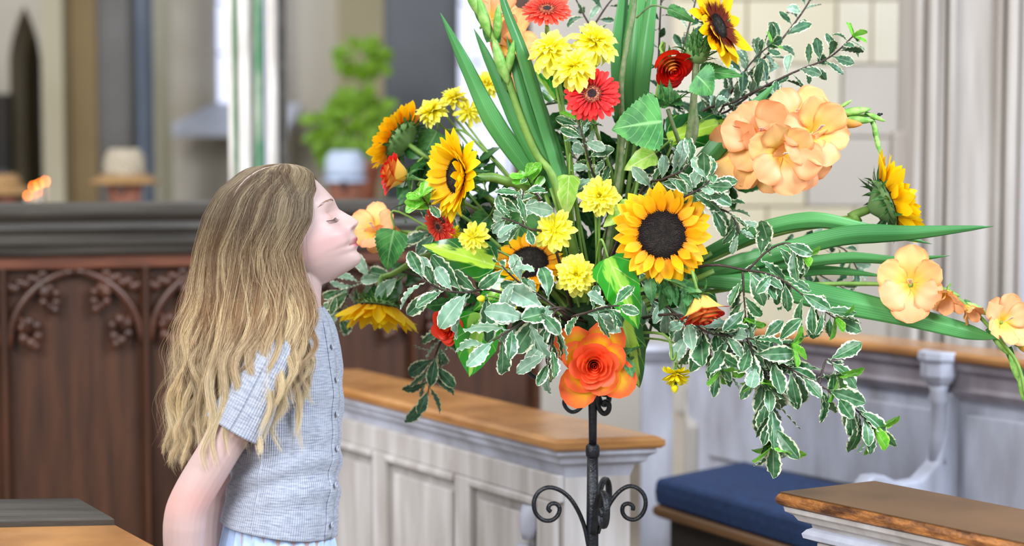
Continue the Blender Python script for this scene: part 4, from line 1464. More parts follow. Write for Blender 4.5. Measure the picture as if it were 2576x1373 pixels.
spray(V, 'slender variegated spray reaching up past the peach gladiolus with a green tip', [[(1720, 330, 3.74), (1850, 255, 3.72), (1990, 185, 3.70), (2085, 145, 3.69), (2145, 92, 3.69)]], 30, 66, 72, kind='d', pale=.15, t0=.05, grav=.2, ysize=.7)
spray(V, 'tall variegated spray rising behind the bicolour sunflower', [[(1760, 330, 3.78), (1880, 190, 3.78), (1970, 95, 3.78), (2035, 5, 3.78), (2050, -40, 3.78)]], 26, 68, 73, kind='d', pale=.2, t0=.05, grav=.1, young=False)
spray(V, 'variegated spray crowded between the red rose and the slender spray', [[(1730, 350, 3.76), (1830, 280, 3.75), (1930, 215, 3.74), (1960, 240, 3.73)], [(1800, 300, 3.75), (1880, 170, 3.75), (1940, 110, 3.75)]], (24, 16), 60, 74, kind='d', pale=.25, t0=.02, grav=.2, ysize=.6)
spray(V, 'dark twigged spray behind the stem of the bicolour sunflower', [[(1640, 320, 3.82), (1700, 180, 3.82), (1735, 60, 3.82), (1760, -40, 3.82)]], 18, 66, 75, kind='d', pale=.15, t0=.1, grav=.2, young=False)
spray(V, 'thin variegated spray between the gladiolus leaves and the red rose', [[(1640, 330, 3.84), (1655, 180, 3.84), (1660, 60, 3.84), (1665, -40, 3.84)]], 12, 58, 76, kind='d', pale=.1, t0=.1, grav=.2, young=False)
spray(V, 'sparse spray above the lemon chrysanthemums with thin bare twigs', [[(1560, 200, 3.86), (1500, 90, 3.86), (1470, 40, 3.86), (1440, -20, 3.86)], [(1490, 70, 3.86), (1530, 10, 3.86), (1560, -20, 3.86)]], (9, 5), 58, 77, kind='d', pale=.1, t0=.1, grav=.2, young=False)
spray(V, 'bright variegated sprig standing at the shoulder of the wide open sunflower', [[(1640, 560, 3.66), (1705, 505, 3.58), (1760, 475, 3.56), (1795, 445, 3.55)]], 12, 84, 78, pale=.25, t0=.4, young=False, face=1.0, grav=0)
spray(V, 'variegated sprig spreading beside the wide open sunflower towards the stone wall', [[(1720, 500, 3.66), (1790, 520, 3.63), (1840, 540, 3.62), (1860, 590, 3.62)]], 14, 84, 79, pale=.35, t0=.1, young=False, grav=.2)
spray(V, 'variegated sprig at the foot of the bristly sunflower bud stem', [[(1600, 500, 3.68), (1670, 450, 3.64), (1715, 430, 3.63), (1740, 400, 3.63)]], 13, 78, 80, pale=.4, t0=.1, young=False, grav=0)
spray(V, 'upright variegated sprig below the red gerbera', [[(1530, 540, 3.72), (1490, 430, 3.68), (1470, 360, 3.66), (1455, 300, 3.66)]], 20, 66, 81, pale=.3, t0=.1, grav=.05)
spray(V, 'wavy variegated sprig over the broad sunflower leaf in the middle', [[(1390, 610, 3.64), (1330, 575, 3.58), (1290, 556, 3.57), (1262, 548, 3.57)], [(1320, 570, 3.58), (1312, 520, 3.58), (1318, 475, 3.58)]], (9, 5), 74, 82, pale=.4, t0=.3, young=False, face=.9)
spray(V, 'shaded variegated spray behind the profile sunflower stem', [[(1830, 650, 3.9), (1980, 640, 3.92), (2110, 620, 3.92), (2165, 690, 3.92)], [(1980, 640, 3.92), (2060, 690, 3.92), (2150, 740, 3.92)]], (16, 9), 66, 83, kind='d', pale=.25, t0=.1, young=False, grav=.5)
spray(V, 'little sprig of bright young leaves under the sunflower turned to the girl', [[(1120, 560, 3.70), (1080, 520, 3.68), (1062, 495, 3.67)]], 6, 60, 84, pale=.2, meshes=ME_YOUNG + ME_PIT['n'][:2], grav=0, t0=.3, base=False)
spray(V, 'sprig of bright young leaves against the foot of the sword leaves', [[(1380, 560, 3.70), (1345, 480, 3.68), (1325, 445, 3.67)]], 7, 56, 85, pale=.2, meshes=ME_YOUNG + ME_PIT['n'][:2], grav=0, t0=.3)
spray(V, 'variegated spray filling the space beneath the wide open sunflower', [[(1600, 740, 3.70), (1660, 760, 3.66), (1720, 810, 3.63), (1740, 870, 3.62)]], 16, 80, 86, pale=.35, t0=.05, young=False, grav=.6)
spray('rose_foliage', 'cluster of plain green rose leaves beneath the wide open sunflower', [[(1600, 690, 3.62), (1655, 695, 3.58), (1700, 715, 3.56), (1742, 740, 3.55)]], 13, 76, 87, young=False, meshes=ME_ROSEL, twig=M_stem, grav=.9, t0=.2, face=.9)
spray('rose_foliage', 'plain green rose leaves around the large open coral rose', [[(1490, 840, 3.66), (1490, 870, 3.64), (1560, 890, 3.63), (1580, 900, 3.63)]], 9, 62, 88, young=False, meshes=ME_ROSEL, twig=M_stem, grav=.5, t0=.05)
spray('rose_foliage', 'green leaves behind the red rose turned towards the girl', [[(1120, 420, 3.84), (1060, 400, 3.86), (1040, 450, 3.86), (1030, 520, 3.86)]], 16, 76, 89, young=False, meshes=ME_ROSEL + ME_DARK, twig=M_stem, grav=.4, t0=.02)
spray('rose_foliage', 'green leaves hanging behind the lemon sunflower', [[(1120, 640, 3.9), (1040, 680, 3.95), (985, 720, 3.97), (960, 760, 3.98)]], 15, 76, 90, young=False, meshes=ME_ROSEL + ME_DARK, twig=M_stem, grav=.4, t0=.02)
FILL = [('between the sword leaves and the yellow chrysanthemum', 1440, 520, 1440, 420, 1420, 350), ('behind the wide open sunflower', 1560, 560, 1640, 430, 1690, 330),
        ('under the big sunflower leaf', 1540, 520, 1560, 400, 1590, 300), ('behind the upward tilted sunflower', 1400, 700, 1330, 600, 1260, 560),
        ('deep in the heart of the arrangement', 1480, 720, 1470, 620, 1520, 560), ('above the black bowl', 1450, 800, 1380, 760, 1300, 770),
        ('behind the glossy ivy leaf', 1530, 800, 1580, 720, 1640, 660), ('behind the sunflower turned to the girl', 1330, 640, 1240, 520, 1200, 400),
        ('behind the nodding yellow rose', 1580, 800, 1680, 760, 1780, 700), ('below the bristly sunflower bud', 1620, 560, 1700, 380, 1790, 260),
        ('behind the coral red rose', 1380, 800, 1240, 760, 1150, 760), ('behind the lemon chrysanthemums', 1480, 400, 1440, 280, 1400, 200),
        ('behind the half hidden coral gerbera', 1280, 640, 1160, 600, 1080, 580), ('above the shoulder of the wide open sunflower', 1660, 500, 1760, 430, 1850, 470)]
for i, (w_, a, b, c, d, e, g) in enumerate(FILL):
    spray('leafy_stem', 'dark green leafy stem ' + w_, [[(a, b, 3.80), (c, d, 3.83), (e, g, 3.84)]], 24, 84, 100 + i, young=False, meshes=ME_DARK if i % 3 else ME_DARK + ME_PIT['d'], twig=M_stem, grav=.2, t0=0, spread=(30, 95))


# ------------------------------------------------------------------ sword leaves
def sword(label, pts, w, seed=0, name='sword_leaf', bend=.42, tipw=.02, broad=.5, fz=0.0):
    """long blade along pixel points (px, py, d); w widest breadth in pixels"""
    p3 = [P(*q) for q in pts]
    c = bez(p3, 30)
    n = len(c)
    W_ = w * pts[len(pts) // 2][2] / F_PX / 2
    V_, F_, Ed, Tt = [], [], [], []
    root0 = p3[0]
    tl = RND.uniform(-.7, .7)
    nu = 4
    for i, p_ in enumerate(c):
        t = i / (n - 1)
        tan = (c[min(i + 1, n - 1)] - c[max(i - 1, 0)]).normalized()
        side = tan.cross(-FW).normalized()
        side = (side + FW * tl).normalized()
        nr = side.cross(tan)
        wt = float(np.interp(t, [0, .15, broad, .8, .93, 1], [.75, .9, 1, .62, .28, tipw]))
        for j in range(-nu, nu + 1):
            u = j / nu
            q = p_ + side * (u * W_ * wt) - nr * (abs(u) * W_ * wt * bend)
            V_.append(q - root0)
            Ed.append(abs(u))
            Tt.append(t)
    k = 2 * nu + 1
    for i in range(n - 1):
        for j in range(k - 1):
            a = i * k + j
            F_.append((a, a + 1, a + k + 1, a + k))
    r = thing(name, label, 'leaf', root0)
    o = add('blade', make_mesh('blade', V_, F_, M_sword, True, {'edge': Ed, 't': Tt}), r)
    sol = o.modifiers.new('thick', 'SOLIDIFY')
    sol.thickness = .0008
    b = BASE + Vector((RND.uniform(-.03, .03), RND.uniform(0, .03), 0))
    MB().tube([local(r, q) for q in bez([b, (b + root0) * .5 + Vector((0, .01, 0)), root0 + (c[1] - c[0]) * 1.5], 10)], [.005] * 5 + [.006] * 6, 6, flat=.5).build('sheath', M_stem, r, smooth=True)
    return r


sword('broad sword leaf leaning furthest out over the sunflower turned to the girl', [(1385, 495, 3.70), (1310, 405, 3.69), (1236, 300, 3.68), (1178, 180, 3.68), (1108, 32, 3.68)], 52)
sword('sword leaf second from the leaning edge of the gladiolus fan', [(1398, 490, 3.69), (1345, 405, 3.68), (1290, 300, 3.67), (1230, 160, 3.67), (1192, 72, 3.67)], 38)
sword('short sword leaf between two taller ones in the gladiolus fan', [(1412, 490, 3.68), (1372, 390, 3.67), (1334, 300, 3.66), (1295, 160, 3.66), (1275, 92, 3.66)], 32)
sword('long sword leaf crossing in front of the peach gladiolus spike', [(1424, 480, 3.67), (1395, 380, 3.66), (1362, 270, 3.65), (1318, 130, 3.65), (1275, 20, 3.65), (1250, -60, 3.65)], 42)
sword('inner sword leaf of the gladiolus fan beside the chrysanthemum stem', [(1432, 490, 3.69), (1408, 400, 3.68), (1380, 310, 3.67), (1352, 215, 3.67)], 36)
sword('upright dark sword leaf beside the lemon chrysanthemums', [(1565, 300, 3.80), (1560, 160, 3.80), (1568, 40, 3.80), (1580, -90, 3.80)], 46)
sword('upright broad sword leaf behind the downy stem', [(1590, 320, 3.79), (1588, 170, 3.78), (1598, 40, 3.78), (1610, -120, 3.78)], 64)
sword('upright sword leaf leaning towards the red rose', [(1605, 330, 3.78), (1612, 190, 3.77), (1628, 60, 3.77), (1652, -80, 3.77)], 48)
sword('sword leaf slanting up under the big peach gladiolus', [(1700, 500, 3.70), (1780, 400, 3.68), (1860, 310, 3.67), (1950, 210, 3.67)], 54)
sword('short broad sword leaf half hidden by the peach gladiolus', [(1720, 520, 3.71), (1790, 455, 3.70), (1850, 415, 3.70), (1910, 380, 3.70)], 44)
sword('sword leaf arching under the thick sunflower stem and dipping beyond', [(1760, 650, 3.70), (1900, 585, 3.68), (2040, 556, 3.67), (2170, 575, 3.68), (2345, 614, 3.70)], 44)
sword('longest sword leaf reaching out level to a dark point by the panelling', [(1760, 690, 3.69), (1930, 645, 3.66), (2120, 595, 3.65), (2300, 586, 3.64), (2500, 569, 3.64)], 50, broad=.6)
sword('narrow sword leaf beneath the longest level one', [(1780, 700, 3.70), (1950, 672, 3.68), (2130, 650, 3.67), (2260, 655, 3.67), (2390, 643, 3.67)], 30)
sword('narrow sword leaf tucked behind the small peach gladiolus', [(1780, 705, 3.71), (1950, 690, 3.70), (2080, 680, 3.70), (2230, 695, 3.70)], 30)
sword('broad sword leaf sloping down towards the lower gladiolus spike', [(1730, 690, 3.70), (1900, 705, 3.67), (2080, 745, 3.65), (2260, 785, 3.64), (2430, 830, 3.63), (2510, 852, 3.63)], 70, broad=.45)


# ------------------------------------------------------------------ gladioli
ME_TEPAL = [strip_mesh('tepal', M_glad, SH_TEPAL, .78, 5, 11, fold=.05, droop=(.75, .5, 1.0)[i], ridge=.03, ruffle=.05, rfreq=2.1, rpow=2, seed=i + 70) for i in range(3)]
ME_TEPALP = [strip_mesh('tepal', M_gladp, SH_TEPAL, .70, 5, 11, fold=.05, droop=(.6, .4, .9)[i], ridge=.03, ruffle=.05, rfreq=2.1, rpow=2, seed=i + 80) for i in range(3)]
ME_GBUD = spindle('bud', leaf_mat('gladiolus_bud_green', (120, 186, 76), (172, 214, 116), rough=.45), .125)
ME_GBUDP = spindle('bud', petal_mat('gladiolus_bud_peach', (150, 196, 80), (252, 190, 90), (250, 160, 90), .1, .45), .2)
ME_SPATHE = [strip_mesh('spathe', M_bract, SH_BRACT, .3, 3, 9, fold=-.5, droop=(-.2, .2)[i], seed=i + 90) for i in range(2)]


def floret(root, px, py, d, n, R, seed=1, closed=0.0, stemdir=None):
    rg = random.Random(seed)
    n = C3(*n)
    c = P(px, py, d)
    R = R * d / F_PX
    x, y, z = frame_of(n)
    M = T(local(root, c)) @ Matrix(((x.x, y.x, z.x, 0), (x.y, y.y, z.y, 0), (x.z, y.z, z.z, 0), (0, 0, 0, 1)))
    fl = add('floret', None, root, M)
    fl.empty_display_size = .01
    for k in range(6):
        a = k * 1.0472 + rg.uniform(-.12, .12) + seed
        inner = k % 2
        e = math.radians((52 if inner else 42) + rg.uniform(-8, 8) + closed * 35)
        rad = Vector((math.cos(a), math.sin(a), 0))
        ydir = rad * math.cos(e) + Vector((0, 0, math.sin(e)))
        zd = Vector((0, 0, 1)) * math.cos(e) - rad * math.sin(e)
        L = R * 1.22 * rg.uniform(.92, 1.08)
        ms = ME_TEPALP if (k in (2, 3, 4)) else ME_TEPAL
        add('tepal', ms[rg.randrange(3)], fl, orient(rad * R * .04 + Vector((0, 0, -R * .55)), ydir, zd, (L * (1.15 - .5 * closed), L, L)))
    if closed < .5:
        st = MB()
        for k in range(3):
            a = k * .5 - .5 + 1.57
            st.tube([(0, 0, -R * .4), (math.cos(a) * R * .06, math.sin(a) * R * .06, R * .0), (math.cos(a) * R * .1, R * .12, R * .22)], R * .016, 5)
            st.ball((math.cos(a) * R * .1, R * .13, R * .24), (R * .02, R * .02, R * .07), 6, 5)
        st.build('stamens', M_stamen, fl, smooth=True)
    MB().tube([Vector((0, 0, -R * .5)), Vector((0, 0, -R * .75)), Vector((R * .1, 0, -R * .95))], [R * .09, R * .06, R * .04], 8).build('tube', M_stem, fl, smooth=True)
    return fl


def gbud(root, px, py, d, ydir, L, peach=False):
    c = P(px, py, d)
    yd = C3(*ydir)
    L = L * d / F_PX
    add('bud', ME_GBUDP if peach else ME_GBUD, root, orient(local(root, c), yd, -FW, L))
    add('spathe', ME_SPATHE[0], root, orient(local(root, c) - yd * L * .08 + FW * .002, yd, -FW, L * .8))


def glad(label, pts, base=True, rad=.0045):
    p3 = [P(*q) for q in pts]
    r = thing('gladiolus', label, 'gladiolus', p3[0])
    full = ([BASE + Vector((RND.uniform(-.03, .03), .01, 0))] if base else []) + p3
    c = bez(full, 30)
    m = len(c)
    MB().tube([local(r, q) for q in c], [rad * (1.1 - .5 * i / m) for i in range(m)], 8).build('spike', M_stem, r, smooth=True)
    return r


g = glad('peach gladiolus in full bloom with green buds pointing at the panelling', [(1700, 500, 3.72), (1800, 420, 3.70), (1950, 350, 3.69), (2110, 300, 3.67), (2200, 288, 3.66)])
for (px, py, d, n, R, sd) in ((1848, 388, 3.66, (-.55, -.15, .75), 86, 1), (1915, 338, 3.63, (-.12, .12, .95), 92, 2), (2004, 296, 3.63, (.08, .35, .9), 88, 3),
                              (2060, 330, 3.60, (.30, .10, .9), 84, 4), (1974, 392, 3.59, (.05, -.22, .95), 88, 5), (2020, 405, 3.63, (.25, -.45, .8), 76, 6), (1920, 410, 3.64, (-.2, -.4, .85), 76, 7)):
    floret(g, px, py, d, n, R, sd)
for (px, py, yd, L, pc) in ((2108, 286, (1, .15, 0), 85, False), (2118, 300, (1, -.05, .1), 82, False), (2105, 308, (1, -.08, .15), 64, True), (2180, 285, (.8, -.35, .1), 52, False), (2195, 300, (.25, -1, 0), 58, False), (2202, 332, (.2, -1, .05), 56, False), (2110, 272, (.8, .5, 0), 40, False)):
    gbud(g, px, py, 3.65, yd, L, pc)
g = glad('peach gladiolus spike drooping past the edge of the panelling', [(1780, 735, 3.72), (2050, 715, 3.70), (2330, 722, 3.66), (2440, 775, 3.64), (2520, 860, 3.63), (2562, 920, 3.63), (2580, 1000, 3.63)])
floret(g, 2290, 715, 3.62, (-.22, .05, .97), 84, 11)
floret(g, 2382, 752, 3.62, (-.2, -.6, .6), 58, 12, closed=.75)
floret(g, 2440, 782, 3.63, (.5, -.55, .5), 44, 13, closed=.95)
floret(g, 2538, 808, 3.61, (.35, .1, .9), 66, 14, closed=.2)
for (px, py, yd, L, pc) in ((2350, 722, (1, -.35, 0), 70, False), (2430, 760, (.9, -.5, 0), 70, False), (2490, 830, (.6, -.8, 0), 80, False), (2555, 862, (.9, -.5, .2), 60, True), (2540, 880, (.3, -1, 0), 90, False), (2566, 930, (.1, -1, 0), 80, False)):
    gbud(g, px, py, 3.64, yd, L, pc)
g = glad('peach gladiolus spike standing behind the sword leaf fan', [(1405, 480, 3.67), (1352, 390, 3.67), (1312, 300, 3.66), (1262, 151, 3.66), (1222, 50, 3.66), (1185, -30, 3.66)], rad=.008)
for (px, py, d, n, R, sd, cl) in ((1262, 40, 3.78, (.5, .2, .4), 84, 21, .1), (1292, 110, 3.78, (.6, -.1, .5), 80, 22, .1), (1285, 172, 3.77, (.7, -.3, .3), 70, 23, .4)):
    floret(g, px, py, d, n, R, sd, cl)
for (px, py, yd, L) in ((1280, 215, (-.35, 1, .1), 120), (1232, 95, (-.3, 1, .1), 115), (1250, 100, (.05, 1, .2), 90), (1215, 50, (-.5, 1, .1), 110), (1200, 10, (-.4, 1, .1), 90), (1275, 190, (.2, 1, .2), 90)):
    gbud(g, px, py, 3.655, yd, L)
g = glad('peach gladiolus bloom just beyond the tip of the girl\'s nose', [(1100, 590, 3.86), (1040, 585, 3.88), (985, 580, 3.88), (950, 580, 3.88)], rad=.004)
floret(g, 938, 575, 3.86, (-.35, .35, .8), 66, 31, .15)
floret(g, 965, 600, 3.88, (-.2, -.4, .8), 50, 32, .4)
gbud(g, 985, 588, 3.88, (1, -.1, 0), 50)

# ------------------------------------------------------------------ big single leaves
ME_HEART = [strip_mesh('blade', M_sunl, SH_HEART, 1.0, 6, 25, fold=.10, droop=(.35, .7, -.2)[i], serr=.05, ruffle=.02, rfreq=2.2, seed=i + 40) for i in range(3)]


def ivy_shape(mat, seed, fold=.14, droop=.5):
    return strip_mesh('blade', mat, SH_IVY, .78, 7, 22, fold=fold, droop=droop, ruffle=.018, rfreq=1.4, seed=seed)


def big_leaf(name, label, base, tip, width, mesh, zh=(0, .2, 1), d=3.6, bd=None, parent=None, petiole=True):
    a, b = P(base[0], base[1], bd or d), P(tip[0], tip[1], d)
    L = (b - a).length
    wpx = width * d / F_PX
    xs = [v.co.x for v in mesh.vertices]
    s = wpx / (max(xs) - min(xs))
    if parent is None:
        r = thing(name, label, 'leaf', a)
    else:
        r = parent
    M = orient(local(r, a), b - a, C3(*zh), (s, L, min(s, L)))
    o = add('blade' if parent is None else 'leaf', mesh, r, M)
    if petiole:
        if parent is None:
            stem_to_base(r, a, (a - b).normalized(), .0022, M_stem, None, 'petiole')
    return r


big_leaf('ivy_leaf', 'large glossy bright green ivy leaf hanging under the wide open sunflower', (1530, 648), (1614, 832), 118, ivy_shape(M_ivyvar2, 1, .10, .4), (.1, .2, 1), 3.58)
big_leaf('ivy_leaf', 'dark ivy leaf with yellow stripe curling behind the open coral rose', (1560, 790), (1622, 985), 100, ivy_shape(M_ivyvar, 2, .2, .6), (.2, .2, 1), 3.64)
big_leaf('ivy_leaf', 'marbled yellow and green leaf lying below the half hidden coral gerbera', (1245, 668), (1060, 606), 118, ivy_shape(M_ivyvar, 3, .1, .3), (0, .4, .9), 3.68)
big_leaf('ivy_leaf', 'round glossy green ivy leaf below the coral red rose', (1215, 790), (1170, 955), 140, ivy_shape(M_ivyvar2, 4, .12, .5), (-.1, .3, .9), 3.66)
big_leaf('ivy_leaf', 'dark ivy leaf with lime marbling behind the forked bud stem', (1680, 350), (1856, 292), 120, ivy_shape(M_ivyvar, 5, .12, .3), (0, .3, .95), 3.72)
big_leaf('ivy_leaf', 'pale lime ivy leaf beside the forked bud stem', (1648, 385), (1568, 425), 66, ivy_shape(M_ivypale, 6, .2, .3), (0, .3, .9), 3.68)
big_leaf('ivy_leaf', 'pale lime ivy leaf hanging at the foot of the sword leaves', (1432, 440), (1422, 548), 64, ivy_shape(M_ivypale, 7, .2, .3), (-.2, .2, .9), 3.66)
big_leaf('ivy_leaf', 'folded lime ivy leaf tucked against the wide open sunflower petals', (1592, 518), (1512, 568), 56, ivy_shape(M_ivypale, 8, .3, .4), (0, .4, .9), 3.64)
big_leaf('ivy_leaf', 'bright ivy leaf under the variegated spray with large pale leaves', (1300, 700), (1180, 778), 80, ivy_shape(M_ivyvar2, 9, .2, .4), (0, .5, .8), 3.68)
big_leaf('ivy_leaf', 'narrow glossy ivy leaf between the sword leaves and the lemon chrysanthemums', (1395, 250), (1335, 165), 46, ivy_shape(M_ivyvar2, 10, .3, .3), (.1, .2, .9), 3.76)
big_leaf('sunflower_leaf', 'wilting sunflower leaf hanging before the girl\'s mouth', (992, 578), (962, 688), 92, ME_HEART[1], (-.2, .2, .9), 3.74)
big_leaf('sunflower_leaf', 'broad sunflower leaf behind the wavy variegated sprig', (1320, 510), (1285, 650), 150, ME_HEART[0], (-.1, .3, .9), 3.74)
big_leaf('sunflower_leaf', 'shaded sunflower leaf behind the back turned sunflower', (1100, 330), (1050, 420), 86, ME_HEART[2], (-.3, .2, .9), 3.92)
big_leaf('sunflower_leaf', 'drooping sunflower leaf under the sunflower turned to the girl', (1230, 545), (1160, 600), 70, ME_HEART[1], (-.3, .2, .9), 3.76)

# forked sunflower stem with a bristly green bud and big leaves
bud = thing('sunflower_bud', 'bristly green sunflower bud on a forked downy stem with broad leaves', 'bud', P(1755, 130, 3.62))
c = bez([BASE, P(1640, 620, 3.72), P(1718, 400, 3.66), P(1745, 250, 3.62), P(1752, 150, 3.62)], 30)
MB().tube([local(bud, q) for q in c], .0062, 8).build('stem', M_stemd, bud, smooth=True)
MB().tube([local(bud, q) for q in bez([P(1716, 380, 3.66), P(1695, 320, 3.63), P(1680, 275, 3.62)], 10)], .004, 8).build('side_stem', M_stemd, bud, smooth=True)
mb = MB()
mb.ball(local(bud, P(1755, 132, 3.62)), (.022, .022, .022), 14, 9)
mb.build('bud_head', M_bract, bud, smooth=True)
rg = random.Random(4)
for k in range(34):
    a = k * 2.4
    zq = -.8 + 1.75 * k / 33
    rr = math.sqrt(max(0, 1 - zq * zq))
    v = RT * (rr * math.cos(a)) - FW * (rr * math.sin(a)) + UP * zq
    add('bract', ME_BRACT[k % 4], bud, orient(local(bud, P(1755, 132, 3.62)) + v * .019, v * .7 + UP * .8, v, .032 * rg.uniform(.8, 1.2)))
for k in range(9):
    a = k * .7
    v = RT * math.cos(a) - FW * math.sin(a)
    add('bract', ME_BRACT[k % 4], bud, orient(local(bud, P(1680, 265, 3.62)) + v * .008, v * .6 + UP * .9, v, .05))
big_leaf('', '', (1666, 306), (1536, 318), 160, ME_HEART[0], (.15, .3, .95), 3.58, parent=bud)
big_leaf('', '', (1752, 190), (1806, 232), 110, ME_HEART[1], (.1, .5, .85), 3.57, parent=bud)
big_leaf('', '', (1690, 262), (1655, 215), 60, ME_HEART[2], (.1, .2, .9), 3.62, parent=bud)
big_leaf('', '', (1690, 262), (1700, 225), 56, ME_HEART[0], (.2, .2, .9), 3.61, parent=bud)
big_leaf('', '', (1760, 175), (1872, 195), 60, ME_HEART[2], (.2, .5, .7), 3.66, parent=bud)
big_leaf('', '', (1680, 22), (1762, 52), 46, ME_HEART[1], (.1, .6, .8), 3.66, parent=bud)
MB().tube([local(bud, q) for q in bez([P(1600, 45, 3.68), P(1640, 14, 3.67), P(1680, 22, 3.66)], 10)], .002, 6).build('leaf_stalk', M_stemd, bud, smooth=True)
# a second downy stem that leaves the picture at the top
ds = thing('downy_stem', 'pale downy stem rising past the upright sword leaves', 'stem', P(1566, 215, 3.64))
MB().tube([local(ds, q) for q in bez([BASE, P(1560, 420, 3.68), P(1563, 215, 3.64), P(1580, 100, 3.64), P(1592, 40, 3.64), P(1600, -60, 3.64)], 30)], .0052, 8).build('stem', M_stemd, ds, smooth=True)

# fly on the last gladiolus bud
fl = thing('fly', 'tiny black fly sitting on the outermost green gladiolus bud', 'fly', P(2212, 288, 3.648))
MB().ball((0, 0, 0), (.0042, .003, .0032), 8, 6).ball((.0045, 0, .001), .0022, 8, 6).build('body', M_bowl, fl, smooth=True)
for s_ in (-1, 1):
    add('wing', strip_mesh('wing', M_iron, SH_OVAL, .4, 1, 5), fl, orient((0, 0, .003), (-.9, .35 * s_, .1), (0, 0, 1), .007))
# ------------------------------------------------------------------ the girl
DG = 3.58
GS = DG / F_PX
G0 = P(715, 560, DG)
RTn, UPn, FWn = np.array(RT), np.array(UP), np.array(FW)
G0n = np.array(G0)


def GW(q):
    """girl space (picture pixels across, picture pixels down, pixels towards the viewer) to the place"""
    q = np.asarray(q, float)
    return G0n + GS * ((q[..., 0:1] - 715) * RTn + (560 - q[..., 1:2]) * UPn - q[..., 2:3] * FWn)


def gauss(x, s):
    return np.exp(-(x / s) ** 2)


HT = math.radians(22)
FX, FY = math.cos(HT), -math.sin(HT)
UX, UY = -math.sin(HT), -math.cos(HT)
uF = np.array([(118, 8), (114, 45), (106, 74), (95, 95), (84, 107), (60, 119), (40, 127), (22, 134), (10, 138), (0, 138), (-18, 134), (-40, 134), (-63, 138), (-81, 150), (-92, 153), (-104, 157), (-110, 155), (-114.5, 150), (-119, 153), (-124, 152), (-132, 145), (-145, 147), (-156, 147), (-164, 139), (-170, 124), (-175, 95), (-180, 55)])[::-1]
uB = np.array([(118, -8), (112, -45), (95, -76), (70, -100), (40, -113), (10, -117), (-20, -113), (-50, -99), (-80, -76), (-110, -48), (-150, -20), (-180, 0)])[::-1]
uW = np.array([(118, 8), (112, 42), (95, 68), (70, 86), (40, 95), (10, 97), (-20, 94), (-50, 89), (-80, 83), (-110, 74), (-135, 60), (-155, 43), (-168, 30), (-180, 14)])[::-1]


def smooth_interp(u, tab, k=3.0):
    """piecewise linear table, softened"""
    acc = 0
    for o, w_ in ((-k, .25), (0, .5), (k, .25)):
        acc = acc + w_ * np.interp(u + o, tab[:, 0], tab[:, 1])
    return acc


def head_surf(u, th):
    """u height in head space, th angle (0 = face front, 90 deg = near side)"""
    F_ = smooth_interp(u, uF, 2.0)
    B_ = smooth_interp(u, uB, 6.0)
    W_ = smooth_interp(u, uW, 6.0)
    c_ = np.interp(u, [-180, -120, -60, 20, 118], [30, 25, 8, 5, 0])
    ct, st = np.cos(th), np.sin(th)
    a = np.where(ct > 0, F_ - c_, c_ - B_)
    ex = np.where(ct > 0, .92, .95)
    f = c_ + a * np.sign(ct) * np.abs(ct) ** ex
    w = W_ * np.sign(st) * np.abs(st) ** .95
    fr = np.clip(ct, 0, 1) ** .5
    aw = np.abs(w)
    # nose
    N = np.interp(u, [-92, -86, -80, -74, -68, -61, -50, -36, -20, -6, 4], [0, 3, 12, 24, 34, 36, 30, 20, 7, 2, 0])
    wn = np.interp(u, [-86, -74, -62, -40, -18, 0], [17, 18, 15, 11.5, 11, 14])
    f = f + fr * N * np.exp(-(aw / wn) ** 2)
    f = f + fr * 10 * gauss(u + 70, 9) * gauss(aw - 19, 8)
    f = f - fr * 6 * gauss(u + 80, 5) * gauss(aw - 12, 6)
    # sockets, lids, brow, cheeks
    f = f - fr * 15 * gauss(u + 26, 17) * gauss(aw - 38, 17)
    f = f + fr * 9 * gauss(u + 31, 9.5) * gauss(aw - 44, 15)
    f = f + fr * 4 * gauss(u - 6, 9) * gauss(aw - 38, 20)
    f = f + fr * 6 * gauss(u + 78, 26) * gauss(aw - 54, 22)
    w = w + np.sign(w) * fr * 3 * gauss(u + 78, 28) * gauss(aw - 66, 26)
    f = f - fr * 4.5 * gauss(u + 114.5, 3.6) * np.clip(1 - (aw / 36) ** 4, 0, 1)
    f = f - fr * 5 * gauss(u + 112, 9) * gauss(aw - 35, 8)
    f = f - fr * 7 * gauss(u + 112, 24) * np.clip((aw - 12) / 30, 0, 1) * np.clip((60 - aw) / 30, 0, 1)
    f = f - fr * 3 * gauss(u + 133, 7) * gauss(aw, 26)
    return f, w


def head_px(f, u, w):
    return np.stack([715 + f * FX + u * UX, 560 + f * FY + u * UY, w], -1)


nu_, nth = 190, 150
uu = 118 - 298 * np.linspace(0, 1, nu_)
th = np.linspace(0, 2 * np.pi, nth, endpoint=False)
UU, TH = np.meshgrid(uu, th, indexing='ij')
f_s, w_s = head_surf(UU, TH)
hv = head_px(f_s, UU, w_s).reshape(-1, 3)
hf = []
for i in range(nu_ - 1):
    for j in range(nth):
        a, b = i * nth + j, i * nth + (j + 1) % nth
        hf.append((a, a + nth, b + nth, b))
hf.append(tuple(range(nth)))
hf.append(tuple(reversed(range((nu_ - 1) * nth, nu_ * nth))))
bm_v = [GW(hv)]
bm_f = [hf]
cnt = [len(hv)]


def add_part(v, f):
    n = sum(cnt)
    bm_v.append(np.asarray(v, float))
    bm_f.append([tuple(i + n for i in q) for q in f])
    cnt.append(len(v))


